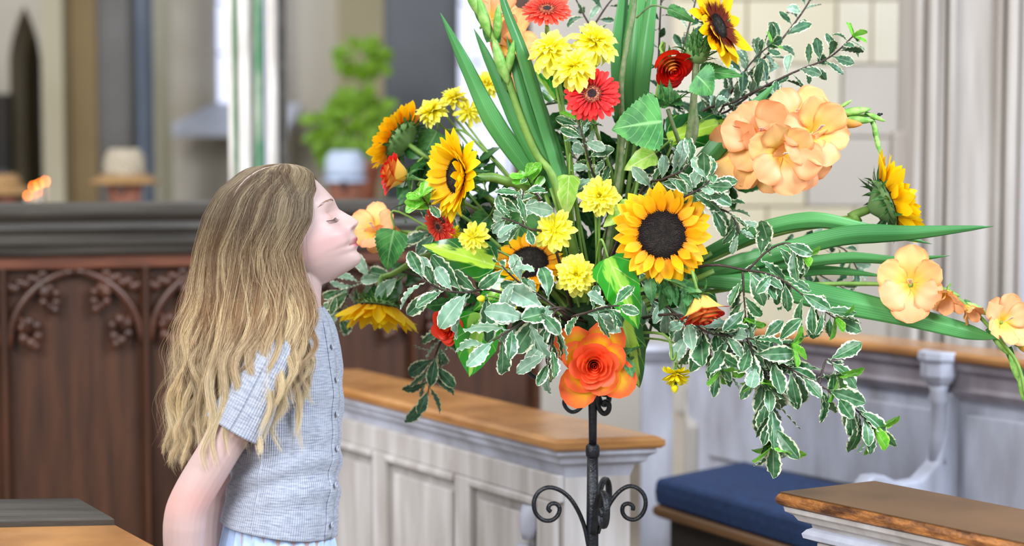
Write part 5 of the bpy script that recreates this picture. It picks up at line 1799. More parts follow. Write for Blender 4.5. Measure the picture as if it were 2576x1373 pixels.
def gtube(secs, n=24, yaw=0.0, world=False):
    """secs: (x, y, z, half front-back, half width) rings lying level; returns world verts and faces"""
    V_ = []
    for s in secs:
        x, y, z, a, b = s
        for k in range(n):
            t = 2 * math.pi * k / n
            fx, fz = a * math.cos(t), b * math.sin(t)
            V_.append((x + fx * math.cos(yaw) - fz * math.sin(yaw), y, z + fx * math.sin(yaw) + fz * math.cos(yaw)))
    F_ = []
    m = len(secs)
    for i in range(m - 1):
        for k in range(n):
            a_, b_ = i * n + k, i * n + (k + 1) % n
            F_.append((a_, b_, b_ + n, a_ + n))
    F_.append(tuple(reversed(range(n))))
    F_.append(tuple(range((m - 1) * n, m * n)))
    return GW(np.array(V_)), F_


def limb(pts, rad, n=16, sub=24):
    """limb through girl space points"""
    P3 = [Vector(GW(np.array(p_))) for p_ in pts]
    c = bez(P3, sub)
    per = (len(c) - 1) / (len(pts) - 1)
    r = [float(np.interp(i / per, range(len(rad)), rad)) * GS for i in range(len(c))]
    mb = MB().tube(c, r, n)
    return np.array([tuple(q) for q in mb.v]), mb.f


YAW = math.radians(13)
TORSO = [(753, 690, 0, 60, 60), (750, 735, 0, 58, 60), (744, 768, 0, 62, 74), (734, 795, 0, 82, 112), (726, 828, 0, 104, 150), (722, 870, 0, 116, 165), (726, 930, 0, 120, 165), (728, 1000, 0, 120, 158), (726, 1080, 0, 120, 150),
         (720, 1160, 0, 124, 150), (712, 1240, 0, 126, 154), (704, 1310, 0, 130, 160), (698, 1380, 0, 134, 168), (694, 1460, 0, 130, 166), (694, 1520, 0, 110, 150)]
add_part(*gtube(TORSO, 30, YAW))
ARM_N = [(704, 872, 128), (690, 915, 168), (640, 1010, 186), (580, 1115, 190), (510, 1235, 190), (494, 1300, 184), (492, 1390, 172), (508, 1500, 150), (520, 1560, 140)]
ARM_R = [58, 58, 54, 50, 50, 52, 46, 32, 28]
ARM_F = [(x, y, -z + 30) for x, y, z in ARM_N]
add_part(*limb(ARM_N, ARM_R, 20, 40))
add_part(*limb(ARM_F, ARM_R, 20, 40))
for arm, sg in ((ARM_N, 1), (ARM_F, -1)):
    wx, wy, wz = arm[-1]
    add_part(*limb([(wx, wy - 10, wz), (wx + 6, wy + 30, wz), (wx + 10, wy + 62, wz - 2 * sg), (wx + 12, wy + 84, wz - 4 * sg)], [26, 36, 38, 30], 14, 12))
    for k, (dx, ln) in enumerate(((-24, 62), (-8, 74), (9, 70), (25, 56))):
        add_part(*limb([(wx + 12 + dx, wy + 74, wz - 3 * sg), (wx + 16 + dx, wy + 78 + ln * .4, wz - 4 * sg), (wx + 24 + dx, wy + 80 + ln * .75, wz - 12 * sg), (wx + 34 + dx, wy + 80 + ln, wz - 22 * sg)], [12, 11.5, 10.5, 8], 10, 9))
    add_part(*limb([(wx + 26, wy + 20, wz - 8 * sg), (wx + 50, wy + 48, wz - 16 * sg), (wx + 60, wy + 78, wz - 20 * sg), (wx + 62, wy + 100, wz - 24 * sg)], [14, 13, 12, 9], 10, 9))
# legs to the floor, in upright world space
hipc = Vector(GW(np.array([694, 1480, 0])))
for sg in (-1, 1):
    hx = hipc + (-FW) * (sg * .062)
    pts = [Vector((hx.x, hx.y, hipc.z + .02)), Vector((hx.x + .005, hx.y, hipc.z * .75)), Vector((hx.x + .01, hx.y, hipc.z * .5)), Vector((hx.x, hx.y, .2)), Vector((hx.x - .01, hx.y, .06))]
    c = bez(pts, 24)
    mb = MB().tube(c, [float(np.interp(i / (len(c) - 1), [0, .3, .5, .7, .85, 1], [.07, .058, .042, .044, .034, .03])) for i in range(len(c))], 16)
    add_part(np.array([tuple(q) for q in mb.v]), mb.f)
    c = bez([Vector((hx.x - .035, hx.y, .04)), Vector((hx.x + .03, hx.y, .035)), Vector((hx.x + .1, hx.y, .028)), Vector((hx.x + .14, hx.y, .026))], 12)
    mb = MB().tube(c, [.03, .034, .034, .033, .032, .031, .03, .029, .028, .026, .024, .022, .018][:len(c)], 12, flat=.8)
    add_part(np.array([tuple(q) for q in mb.v]), mb.f)
# ear
ear_c = head_px(2.0, -72.0, 96.0)
ev, ef = [], []
for i in range(13):
    for j in range(20):
        a = math.pi * i / 12
        b_ = 2 * math.pi * j / 20
        du = 40 * math.cos(a)
        df = (20 - 5 * (du < 0)) * math.sin(a) * math.cos(b_)
        dw = 9 * math.sin(a) * math.sin(b_)
        q = head_px(2.0 + df - du * .12, -74.0 + du, 93.0 + dw - df * .25 + 3)
        ev.append(q)
for i in range(12):
    for j in range(20):
        a, b = i * 20 + j, i * 20 + (j + 1) % 20
        ef.append((a, a + 20, b + 20, b))
add_part(GW(np.array(ev)), ef)

tmp_me = make_mesh('body_source', np.concatenate(bm_v), [q for fl_ in bm_f for q in fl_])
tmp = bpy.data.objects.new('body_source', tmp_me)
COL.objects.link(tmp)
rm = tmp.modifiers.new('union', 'REMESH')
rm.mode = 'VOXEL'
rm.voxel_size = .0021
rm.use_smooth_shade = True
sm = tmp.modifiers.new('soft', 'SMOOTH')
sm.factor = .5
sm.iterations = 2
dg = bpy.context.evaluated_depsgraph_get()
body_me = bpy.data.meshes.new_from_object(tmp.evaluated_get(dg))
body_me.name = 'body'
bpy.data.objects.remove(tmp)
nv = len(body_me.vertices)
co = np.empty(nv * 3, np.float32)
body_me.vertices.foreach_get('co', co)
co = co.reshape(-1, 3)
rel = co - G0n
gx = 715 + rel @ RTn / GS
gy = 560 - rel @ UPn / GS
gz = -(rel @ FWn) / GS
hf_ = (gx - 715) * FX + (gy - 560) * FY
hu_ = (gx - 715) * UX + (gy - 560) * UY
aw = np.abs(gz)
skin = np.tile(np.array(lin((190, 163, 158))), (nv, 1))


def blend(mask, c):
    global skin
    skin = skin * (1 - mask[:, None]) + np.array(lin(c)) * mask[:, None]


blend(.30 * gauss(hu_ + 82, 34) * gauss(aw - 60, 30) * (hf_ > 20), (200, 126, 130))
blend(.35 * gauss(hu_ + 62, 14) * gauss(aw, 22) * (hf_ > 130), (228, 146, 132))
blend(.45 * gauss(hu_ + 92, 26) * gauss(hf_ - 2, 16) * (aw > 70), (226, 120, 96))
lip = np.clip(1.3 * gauss(hu_ + 106.5, 5.0) * np.clip(1 - (aw / 31) ** 2, 0, 1) + 1.3 * gauss(hu_ + 119.5, 6.0) * np.clip(1 - (aw / 28) ** 2, 0, 1), 0, 1) * (hf_ > 100)
blend(.95 * np.clip(lip, 0, 1), (168, 58, 74))
blend(.8 * gauss(hu_ + 114.5, 2.2) * (aw < 33) * (hf_ > 100), (132, 48, 52))
blend(.25 * gauss(hu_ + 30, 14) * gauss(aw - 42, 20) * (hf_ > 80), (214, 150, 140))
blend(.35 * gauss(hu_ + 19, 2.6) * gauss(aw - 42, 15) * (hf_ > 80), (150, 100, 92))  # eyelid crease line, its shading put into the skin colour
blend(.55 * gauss(hu_ + 79, 4) * gauss(aw - 11, 5) * (hf_ > 130), (140, 70, 60))
blend(.25 * gauss(gy - 1235, 40) * (gx < 600), (222, 140, 124))
at = body_me.attributes.new('skin', 'FLOAT_COLOR', 'POINT')
at.data.foreach_set('color', np.concatenate([skin, np.ones((nv, 1))], 1).astype(np.float32).ravel())
m, nt, bs, out = newmat('skin')
an = nt.nodes.new('ShaderNodeAttribute')
an.attribute_name = 'skin'
nt.links.new(an.outputs['Color'], bs.inputs['Base Color'])
bs.inputs['Roughness'].default_value = .45
setin(bs, ['Specular IOR Level', 'Specular'], .35)
setin(bs, ['Subsurface Weight', 'Subsurface'], .25)
bs.inputs['Subsurface Radius'].default_value = (.012, .004, .002)
if 'Subsurface Scale' in bs.inputs:
    bs.inputs['Subsurface Scale'].default_value = .5
M_skin = m
body_me.materials.clear()
body_me.materials.append(M_skin)
girl = thing('person', 'girl with long wavy blonde hair and grey ribbed top smelling the flowers', 'person', (hipc.x, hipc.y, 0))
GI = T(-girl.location)
body = add('body', body_me, girl, GI)

# eyebrow and lashes on both sides
M_lash = noise_mat('dark_lash', (44, 30, 26), (66, 46, 38), .6, 50)
M_brow = noise_mat('brown_brow', (128, 92, 70), (160, 122, 96), .7, 50)


def on_face(u, w):
    lo, hi = 0.0, math.pi / 2
    for _ in range(40):
        md = (lo + hi) / 2
        f__, w__ = head_surf(np.array(float(u)), np.array(md))
        if w__ < w:
            lo = md
        else:
            hi = md
    f__, w__ = head_surf(np.array(float(u)), np.array(lo))
    return float(f__), float(w__)


for sg in (1, -1):
    mb = MB()
    rg = random.Random(3)
    for k in range(46):
        t = k / 45
        w_ = 22 + 44 * t
        u_ = 4 + 9 * math.sin(t * 2.2) - 10 * t + rg.uniform(-2.5, 2.5)
        f1, w1 = on_face(u_, w_)
        f2, w2 = on_face(u_ + 3 - 5 * t, w_ + 7)
        a = Vector(GW(head_px(f1 - .5, u_, sg * w1)))
        b = Vector(GW(head_px(f2 + 1.2, u_ + 3 - 5 * t, sg * w2)))
        mb.tube([a, b], [.0004, .00015], 4)
    mb.build('eyebrow', M_brow, girl, matrix=GI)
    mb = MB()
    lid = []
    for k in range(24):
        t = k / 23
        w_ = 26 + 36 * t
        u_ = -38 - 3.0 * math.sin(t * math.pi) - 1.5 * t
        f1, w1 = on_face(u_, w_)
        a = Vector(GW(head_px(f1 + .4, u_, sg * w1)))
        lid.append(a)
        b = Vector(GW(head_px(f1 + 5, u_ - 7 - 2 * t, sg * (w1 + 2 + 3 * t))))
        e_ = Vector(GW(head_px(f1 + 10, u_ - 8 - 3 * t, sg * (w1 + 4 + 6 * t))))
        mb.tube([a, b, e_], [.00022, .00018, .00006], 4)
    mb.tube(lid, .00045, 5)
    mb.build('eyelashes', M_lash, girl, matrix=GI)

# ------------------------------------------------------------------ ribbed top
def knit_mat():
    m, nt, bs, out = newmat('grey_marl_rib_knit')
    u_ = attr(nt, 'ru')
    v_ = attr(nt, 'rv')
    rib = math_n(nt, 'SINE', math_n(nt, 'MULTIPLY', u_, 6.2832))
    row = math_n(nt, 'SINE', math_n(nt, 'MULTIPLY', v_, 6.2832))
    tc = nt.nodes.new('ShaderNodeTexCoord')
    cb = nt.nodes.new('ShaderNodeCombineXYZ')
    nt.links.new(math_n(nt, 'MULTIPLY', u_, .14), cb.inputs[0])
    nt.links.new(math_n(nt, 'MULTIPLY', v_, 1.1), cb.inputs[1])
    nz = nt.nodes.new('ShaderNodeTexNoise')
    nz.inputs['Scale'].default_value = 1.6
    nz.inputs['Detail'].default_value = 4
    nt.links.new(cb.outputs[0], nz.inputs['Vector'])
    c = mix_c(nt, smooth(nt, nz.outputs['Fac'], .35, .72), lin((178, 183, 196)), lin((138, 144, 160)))
    c = mix_c(nt, math_n(nt, 'MULTIPLY', smooth(nt, rib, .1, -.9), .35), c, lin((112, 118, 134)))
    hgt = math_n(nt, 'ADD', rib, math_n(nt, 'MULTIPLY', row, .25))
    bp = nt.nodes.new('ShaderNodeBump')
    bp.inputs['Strength'].default_value = .5
    bp.inputs['Distance'].default_value = .0012
    nt.links.new(hgt, bp.inputs['Height'])
    nt.links.new(bp.outputs[0], bs.inputs['Normal'])
    nt.links.new(c, bs.inputs['Base Color'])
    bs.inputs['Roughness'].default_value = .85
    setin(bs, ['Sheen Weight', 'Sheen'], .2)
    return m


M_knit = knit_mat()
SH = [(744, 762, 0, 66, 80), (738, 785, 0, 84, 108), (730, 806, 0, 100, 138), (724, 835, 0, 114, 164), (722, 875, 0, 124, 178), (727, 930, 0, 127, 178), (729, 1000, 0, 128, 172), (727, 1080, 0, 128, 165),
      (721, 1160, 0, 131, 164), (713, 1240, 0, 133, 168), (706, 1288, 0, 137, 174), (701, 1324, 0, 139, 178)]
SHA = np.array(SH, float)


def wrinkle(y, t):
    w_ = 6.0 * math.exp(-((y - 1185) / 70) ** 2) * math.sin(y * .085 + 1.5 * math.cos(t) * 3 + math.sin(t) * 2.2)
    w_ += 3.5 * math.exp(-((y - 1010) / 90) ** 2) * math.sin(y * .05 + 4 * math.sin(t + .6))
    return w_ + 2.0 * math.sin(5 * t + y * .012)


def knit_grid(nv_, nu2):
    V_, RU, RV = [], [], []
    tt = np.linspace(0, 1, nv_)
    idx = tt * (len(SH) - 1)
    for i in range(nv_):
        row = [np.interp(idx[i], range(len(SH)), SHA[:, k]) for k in range(5)]
        x, y, z, a, b = row
        for k in range(nu2 + 1):
            t = 2 * math.pi * k / nu2
            wob = wrinkle(y, t)
            fx, fz = (a + wob) * math.cos(t), (b + wob) * math.sin(t)
            yy = y + (x + fx - 700) * .215 * max(0, (y - 1150) / 200) ** 1.2 - 10 * math.cos(t) * (1 - min(1, (y - 762) / 60)) * -1.2
            V_.append((x + fx * math.cos(YAW) - fz * math.sin(YAW), yy, z + fx * math.sin(YAW) + fz * math.cos(YAW)))
            RU.append(t / (2 * math.pi) * 150)
            RV.append(y / 7.0)
    F_ = []
    for i in range(nv_ - 1):
        for k in range(nu2):
            a_ = i * (nu2 + 1) + k
            F_.append((a_, a_ + 1, a_ + nu2 + 2, a_ + nu2 + 1))
    return V_, F_, RU, RV


kv, kf, ru, rv = knit_grid(90, 96)
# unroll the rib coordinate at the seam
kv2 = list(kv)


def sleeve(arm, sgn, nv_=34, nu2=44):
    pts = [Vector(p_) for p_ in arm]
    path = bez([pts[0] + Vector((10, -6, -10 * sgn)), pts[1] + Vector((4, 0, 0)), pts[2] + Vector((6, 2, 2 * sgn)), pts[2].lerp(pts[3], .55) + Vector((8, -2, 2 * sgn))], 33)
    V_, RU, RV = [], [], []
    n = len(path)
    for i, c in enumerate(path):
        t_ = i / (n - 1)
        tan = (path[min(i + 1, n - 1)] - path[max(i - 1, 0)]).normalized()
        s1 = Vector((0, 0, 1))
        s1 = (s1 - tan * s1.dot(tan)).normalized()
        s2 = tan.cross(s1)
        r = float(np.interp(t_, [0, .2, .5, 1], [64, 66, 68, 71]))
        for k in range(nu2 + 1):
            a = 2 * math.pi * k / nu2
            rr = r * (1 + .03 * math.sin(3 * a + 5 * t_) + .02 * math.sin(7 * t_ + 2 * a))
            q = c + s1 * (rr * math.cos(a) * .92) + s2 * (rr * math.sin(a) * 1.06)
            V_.append(tuple(q))
            RU.append(a / (2 * math.pi) * 62)
            RV.append(t_ * 34)
    F_ = []
    for i in range(n - 1):
        for k in range(nu2):
            a_ = i * (nu2 + 1) + k
            F_.append((a_, a_ + 1, a_ + nu2 + 2, a_ + nu2 + 1))
    return V_, F_, RU, RV


allv, allf, allu, allr = list(kv), list(kf), list(ru), list(rv)
for arm, sgn in ((ARM_N, 1), (ARM_F, -1)):
    sv, sf, su, sr = sleeve(arm, sgn)
    n0 = len(allv)
    allv += sv
    allf += [tuple(i + n0 for i in q) for q in sf]
    allu += su
    allr += sr
shirt = add('ribbed_top', make_mesh('ribbed_top', GW(np.array(allv)), allf, M_knit, True, {'ru': allu, 'rv': allr}), girl, GI)
so = shirt.modifiers.new('thick', 'SOLIDIFY')
so.thickness = .002
so.offset = 1
# button band and buttons down the front
M_button = noise_mat('grey_button', (150, 154, 166), (182, 186, 198), .35, 60)
M_seam = noise_mat('grey_seam', (168, 174, 190), (190, 196, 210), .8, 60)


def on_shirt(y, t, off=0.0):
    i = float(np.interp(y, SHA[:, 1], range(len(SH))))
    x, yy, z, a, b = [np.interp(i, range(len(SH)), SHA[:, k]) for k in range(5)]
    off = off + wrinkle(y, t)
    fx, fz = (a + off) * math.cos(t), (b + off) * math.sin(t)
    y2 = y + (x + fx - 700) * .215 * max(0, (y - 1150) / 200) ** 1.2 + 12 * math.cos(t) * (1 - min(1, (y - 762) / 60))
    return np.array([x + fx * math.cos(YAW) - fz * math.sin(YAW), y2, z + fx * math.sin(YAW) + fz * math.cos(YAW)])


def band(name, t0, t1, y0, y1, off, mat, n=40):
    V_, F_, A_, B_ = [], [], [], []
    for i in range(n + 1):
        y = y0 + (y1 - y0) * i / n
        for j in range(4):
            t = t0 + (t1 - t0) * j / 3
            V_.append(on_shirt(y, t, off))
            A_.append(t / 6.2832 * 150)
            B_.append(y / 7)
    for i in range(n):
        for j in range(3):
            q = i * 4 + j
            F_.append((q, q + 1, q + 5, q + 4))
    o = add(name, make_mesh(name, GW(np.array(V_)), F_, mat, True, {'ru': A_, 'rv': B_}), shirt)
    s = o.modifiers.new('thick', 'SOLIDIFY')
    s.thickness = .0010
    s.offset = 1
    return o


TB = .16
band('button_band', TB - .10, TB + .10, 800, 1322, 4, M_knit)
band('side_seam', 1.62, 1.634, 1120, 1322, 3, M_seam)
for y in (868, 950, 1036, 1122, 1205, 1290):
    q = on_shirt(y, TB, 12)
    c = Vector(GW(q))
    nr = (Vector(GW(on_shirt(y, TB, 20))) - c).normalized()
    x_, y_, z_ = frame_of(nr)
    M_ = Matrix(((x_.x, y_.x, z_.x, c.x), (x_.y, y_.y, z_.y, c.y), (x_.z, y_.z, z_.z, c.z), (0, 0, 0, 1)))
    MB().lathe([(.0050, -.001), (.0056, .0004), (.0050, .0014), (.0042, .0010), (.0020, .0008), (.0010, .0002)], n=14).build('button', M_button, shirt, smooth=True, matrix=M_)

# skirt with gathers
M_skirt = noise_mat('pale_blue_cotton', (160, 184, 224), (190, 210, 242), .85, 14, (4, 4, .6))
V_, F_ = [], []
ns, nk = 30, 150
for i in range(ns):
    t_ = i / (ns - 1)
    y = 1270 + 440 * t_
    a, b = 118 + 90 * t_, 152 + 94 * t_
    for k in range(nk):
        t = 2 * math.pi * k / nk
        w_ = (3 + 9 * t_) * math.sin(26 * t + 1.3 * math.sin(3 * t)) * min(1, t_ * 5 + .25) + 4 * t_ * math.sin(9 * t)
        fx, fz = (a + w_) * math.cos(t), (b + w_) * math.sin(t)
        V_.append((702 + fx * math.cos(YAW) - fz * math.sin(YAW), y + fx * .12, fx * math.sin(YAW) + fz * math.cos(YAW)))
for i in range(ns - 1):
    for k in range(nk):
        a_, b_ = i * nk + k, i * nk + (k + 1) % nk
        F_.append((a_, b_, b_ + nk, a_ + nk))
sk = add('gathered_skirt', make_mesh('gathered_skirt', GW(np.array(V_)), F_, M_skirt), girl, GI)
s = sk.modifiers.new('thick', 'SOLIDIFY')
s.thickness = .0015
for sg in (-1, 1):
    hx = hipc + (-FW) * (sg * .062)
    c = bez([Vector((hx.x - .04, hx.y, .038)), Vector((hx.x + .03, hx.y, .034)), Vector((hx.x + .1, hx.y, .03)), Vector((hx.x + .15, hx.y, .028))], 12)
    MB().tube(c, [.034, .037, .038, .037, .036, .035, .034, .033, .032, .030, .028, .026, .022][:len(c)], 14, flat=.78).build('shoe', M_skirt, girl, smooth=True, matrix=GI)

# ------------------------------------------------------------------ hair
HY = np.array([411, 415, 422, 434, 450, 480, 510, 550, 600, 650, 700, 750, 800, 850, 900, 1000, 1180], float)
HXC = np.array([712, 708, 702, 697, 694, 697, 696, 695, 692, 692, 690, 688, 685, 682, 680, 676, 668], float)
HA = np.array([4, 40, 68, 88, 103, 138, 154, 170, 177, 184, 188, 194, 202, 208, 212, 216, 216], float)
HB = np.array([4, 32, 54, 70, 82, 98, 107, 113, 116, 118, 121, 132, 158, 190, 208, 222, 224], float)
EY = np.array([411, 430, 445, 470, 500, 560, 610, 640, 700, 750, 800, 850, 950, 1180], float)
EX = np.array([80, 78, 72, 52, 40, 34, 25, 20, 25, 33, 35, 34, 30, 26], float)


def hair_pos(q, y, side, k=1.0):
    """q 0 at the front edge, 1 at the back; side +1 near, -1 far"""
    ph = np.radians(np.interp(y, EY, EX) * (1 - q) - 100.0 * q)
    xc = np.interp(y, HY, HXC)
    a = np.interp(y, HY, HA) * k
    b = np.interp(y, HY, HB) * k
    return np.stack([xc + a * np.sin(ph), y + 0 * ph, side * b * np.cos(ph)], -1)


# hair body under the strands
ny, nq = 60, 40
ys_ = np.concatenate([412 + (480 - 412) * np.linspace(0, 1, 14) ** 1.6, np.linspace(490, 900, ny - 14)])
qs = np.concatenate([np.linspace(.06, 1, nq), np.linspace(1, .06, nq)[1:]])
sd = np.array([1] * nq + [-1] * (nq - 1))
V_ = []
for y in ys_:
    kk = .955 - .05 * min(1, max(0, (y - 650) / 200))
    V_.append(hair_pos(qs, np.full(len(qs), y), sd, kk))
V_ = np.concatenate(V_)
m_ = len(qs)
V_[:, 1] += np.where(V_[:, 1] > 850, 18 * np.sin(np.tile(np.arange(m_), len(ys_)) * 1.3), 0)
F_ = [(i * m_ + j, i * m_ + j + 1, (i + 1) * m_ + j + 1, (i + 1) * m_ + j) for i in range(len(ys_) - 1) for j in range(m_ - 1)]
M_cap = noise_mat('hair_under', (86, 66, 48), (128, 98, 66), .6, 40, (3, 3, .4))
hair = add('hair', make_mesh('hair', GW(V_), F_, M_cap), girl, GI)

rs = np.random.RandomState(7)
NP = 30
NS_NEAR, NS_FAR, NS_FLY = 19000, 3500, 700
NSt = NS_NEAR + NS_FAR + NS_FLY
side = np.concatenate([np.ones(NS_NEAR), -np.ones(NS_FAR), np.where(rs.rand(NS_FLY) < .8, 1, -1)])
fly = np.concatenate([np.zeros(NS_NEAR + NS_FAR), np.ones(NS_FLY)])
q0 = rs.rand(NSt)
q0 = np.where(side > 0, q0 ** .95, q0)
NL = 76
lock_q = (np.arange(NL) + rs.rand(NL)) / NL
lock_tip = np.interp(lock_q, [0, .08, .2, .32, .45, .6, .75, .9, 1], [960, 1010, 1120, 1075, 1120, 1150, 1165, 1170, 1165]) + rs.uniform(-75, 8, NL)
lock_ph = rs.rand(NL) * 6.28
lock_amp = rs.uniform(5, 17, NL)
lock_wl = rs.uniform(120, 190, NL)
lock_r = rs.uniform(-.09, .09, NL)
lock_tone = rs.rand(NL)
li = np.clip((q0 * NL).astype(int) + rs.randint(-1, 2, NSt), 0, NL - 1)
y_root = 412 + 150 * rs.rand(NSt) ** 2.0 * np.where(q0 > .75, 1.2, 1.0)
y_root = np.where(q0 < .12, 412 + 70 * rs.rand(NSt) ** 1.2, y_root)
y_tip = lock_tip[li] - 190 * rs.rand(NSt) ** 1.9 + rs.normal(0, 9, NSt)
y_tip = np.where(fly > 0, y_tip - 60 * rs.rand(NSt), y_tip)
tt = np.linspace(0, 1, NP)
Ys = y_root[:, None] + (y_tip - y_root)[:, None] * (tt[None, :] ** 1.25)
s_cl = np.clip((Ys - 600) / 330, 0, 1)
jit = rs.normal(0, .0045, NSt)
Q = q0[:, None] * (1 - .94 * s_cl) + (lock_q[li] + jit)[:, None] * (.94 * s_cl)
Q = np.clip(Q, 0, 1)
wv = np.clip((Ys - 640) / 260, 0, 1)
K = 1.0 + .03 * rs.rand(NSt)[:, None] - .04 * ((y_root - 412) / 150)[:, None] + lock_r[li][:, None] * wv
K = K + fly[:, None] * (.03 + .14 * rs.rand(NSt)[:, None] * np.clip((Ys - 430) / 300, .1, 1))
HP = hair_pos(Q, Ys, side[:, None] * np.ones_like(Ys), K)
wave = np.sin(Ys / lock_wl[li][:, None] * 6.283 + lock_ph[li][:, None]) * lock_amp[li][:, None] * wv
wave2 = np.cos(Ys / lock_wl[li][:, None] * 6.283 * .9 + lock_ph[li][:, None] * 1.7) * lock_amp[li][:, None] * wv * .8
strandj = rs.normal(0, 2.2, NSt)[:, None] * wv + 1.6 * np.sin(Ys / rs.uniform(25, 60, NSt)[:, None] + rs.rand(NSt)[:, None] * 6.28) * np.clip((Ys - 430) / 60, 0, 1)
HP[..., 0] += wave + strandj + np.where(q0 > .8, -14, 0)[:, None] * np.clip((Ys - 950) / 200, 0, 1)
HP[..., 2] += wave2 + rs.normal(0, 2.0, NSt)[:, None] * wv
fj = rs.normal(0, 1, (NSt, 2))
HP[..., 0] += fly[:, None] * (fj[:, :1] * 10 * np.sin(tt * 5 + fj[:, 1:] * 3) * tt)
HP[..., 1] += fly[:, None] * (-4 * np.sin(tt * 3.1))
Ww = GW(HP.reshape(-1, 3)).astype(np.float32)
# colour along each strand: ash brown roots, golden lengths, pale tips
tone = np.clip(.62 * lock_tone[li] + .38 * rs.rand(NSt), 0, 1)
cr, cm_, ct_ = np.array(lin((98, 81, 63))), np.array(lin((152, 116, 78))), np.array(lin((222, 204, 168)))
hl = np.array(lin((236, 214, 168)))
dk = np.array(lin((96, 66, 40)))
g1 = np.clip((Ys - 560) / 220, 0, 1)[..., None]
g2 = np.clip((Ys - 800) / 260, 0, 1)[..., None]
colr = cr * (1 - g1) + cm_ * g1
colr = colr * (1 - g2) + ct_ * g2
hm = np.clip((tone - .52) * 3.4, 0, 1)[:, None, None] * (.34 + .6 * g1)
colr = colr * (1 - hm) + hl * hm
dm = np.clip((.42 - tone) * 2.8, 0, 1)[:, None, None] * (.88 - .2 * g2)
colr = colr * (1 - dm) + dk * dm
# loose locks that hang over the shoulder and chest
FL = [[(742, 600, 116), (728, 700, 128), (716, 800, 170), (692, 880, 222), (722, 960, 222), (736, 1010, 212), (708, 1060, 206), (738, 1125, 200)],
      [(752, 640, 112), (770, 720, 118), (790, 810, 150), (772, 880, 176), (792, 950, 172), (766, 1030, 172), (780, 1132, 168)],
      [(748, 640, 114), (760, 730, 122), (772, 820, 160), (748, 900, 196), (768, 970, 190), (772, 1040, 184), (758, 1090, 180)],
      [(755, 660, 110), (786, 740, 112), (800, 800, 130), (782, 850, 158), (800, 905, 160), (784, 965, 166), (806, 1010, 160)],
      [(690, 600, 120), (676, 720, 134), (660, 830, 186), (620, 900, 232), (634, 980, 240), (600, 1060, 244), (612, 1130, 240)],
      [(650, 600, 118), (640, 720, 130), (625, 830, 178), (596, 900, 222), (600, 1000, 240), (570, 1080, 246), (584, 1160, 244)],
      [(620, 620, 114), (600, 740, 128), (585, 850, 176), (560, 950, 226), (575, 1040, 240), (548, 1110, 246), (560, 1165, 244)],
      [(700, 620, 120), (700, 730, 130), (690, 830, 182), (655, 890, 230), (672, 960, 238), (640, 1030, 240), (646, 1090, 238)]]
ex_w, ex_c, ex_r = [], [], []
for k_, ctl in enumerate(FL):
    x0_, y0_, z0_ = ctl[0]
    up_ = []
    for yy_, f_b in ((440, .55), (490, .8), (540, .93)):
        xx_ = np.interp(yy_, HY, HXC) + (x0_ - np.interp(y0_, HY, HXC)) * f_b * np.interp(yy_, HY, HA) / np.interp(y0_, HY, HA) * 1.05
        zz_ = np.interp(yy_, HY, HB) * math.sqrt(max(.05, 1 - ((xx_ - np.interp(yy_, HY, HXC)) / np.interp(yy_, HY, HA)) ** 2)) * .975
        up_.append((xx_, yy_, zz_))
    ctl = up_ + [(x0_, y0_, z0_ * .985)] + ctl[1:]
    c_ = np.array([tuple(v) for v in bez([Vector(q) for q in ctl], 70)])
    idx = np.linspace(0, len(c_) - 1, NP)
    base_ = np.stack([np.interp(idx, range(len(c_)), c_[:, j]) for j in range(3)], -1)
    nS = 210
    cut = rs.uniform(.72, 1.0, nS)
    for j in range(nS):
        st_ = rs.rand() ** 2 * .2
        ii_ = (st_ + tt * (cut[j] - st_)) * (NP - 1)
        q = np.stack([np.interp(ii_, range(NP), base_[:, m2]) for m2 in range(3)], -1)
        spread = (1 - .65 * tt * cut[j])[:, None]
        q = q + rs.normal(0, 1, 3) * np.array([9, 6, 3]) * spread + 2.5 * np.sin(tt * rs.uniform(3, 8) + rs.rand() * 6)[:, None] * np.array([1, 0, .6])
        ex_w.append(q)
        tn = rs.rand()
        h1 = np.clip((q[:, 1] - 560) / 220, 0, 1)[:, None]
        h2 = np.clip((q[:, 1] - 800) / 260, 0, 1)[:, None]
        cc_ = (cr * (1 - h1) + cm_ * h1) * (1 - h2) + ct_ * h2
        h3 = max(0, tn - .6) * 1.8 * (.3 + .6 * h1)
        cc_ = cc_ * (1 - h3) + hl * h3
        cc_ = cc_ * (1 - .6 * max(0, .35 - tn) * 2) + dk * (.6 * max(0, .35 - tn) * 2)
        ex_c.append(cc_)
ex_w = np.array(ex_w)
NE = len(ex_w)
Ww = np.concatenate([Ww, GW(ex_w.reshape(-1, 3)).astype(np.float32)])
colr = np.concatenate([colr, np.array(ex_c)])
fly = np.concatenate([fly, np.zeros(NE)])
NSt += NE
hc = bpy.data.hair_curves.new('hair_strands')
hc.add_curves([NP] * NSt)
hc.attributes['position'].data.foreach_set('vector', Ww.ravel())
if 'radius' not in hc.attributes:
    hc.attributes.new('radius', 'FLOAT', 'POINT')
rad = (.00030 * (1 - .75 * tt ** 3))[None, :] * np.where(fly > 0, .45, rs.uniform(.7, 1.1, NSt))[:, None]
hc.attributes['radius'].data.foreach_set('value', rad.astype(np.float32).ravel())
at = hc.attributes.new('hcol', 'FLOAT_COLOR', 'POINT')
at.data.foreach_set('color', np.concatenate([colr, np.ones((*colr.shape[:2], 1))], -1).astype(np.float32).ravel())
m, nt, bs, out = newmat('blonde_hair')
an = nt.nodes.new('ShaderNodeAttribute')
an.attribute_name = 'hcol'
nt.links.new(an.outputs['Color'], bs.inputs['Base Color'])
bs.inputs['Roughness'].default_value = .38
setin(bs, ['Specular IOR Level', 'Specular'], .35)
hc.materials.append(m)
hs_ = add('hair_strands', hc, hair)

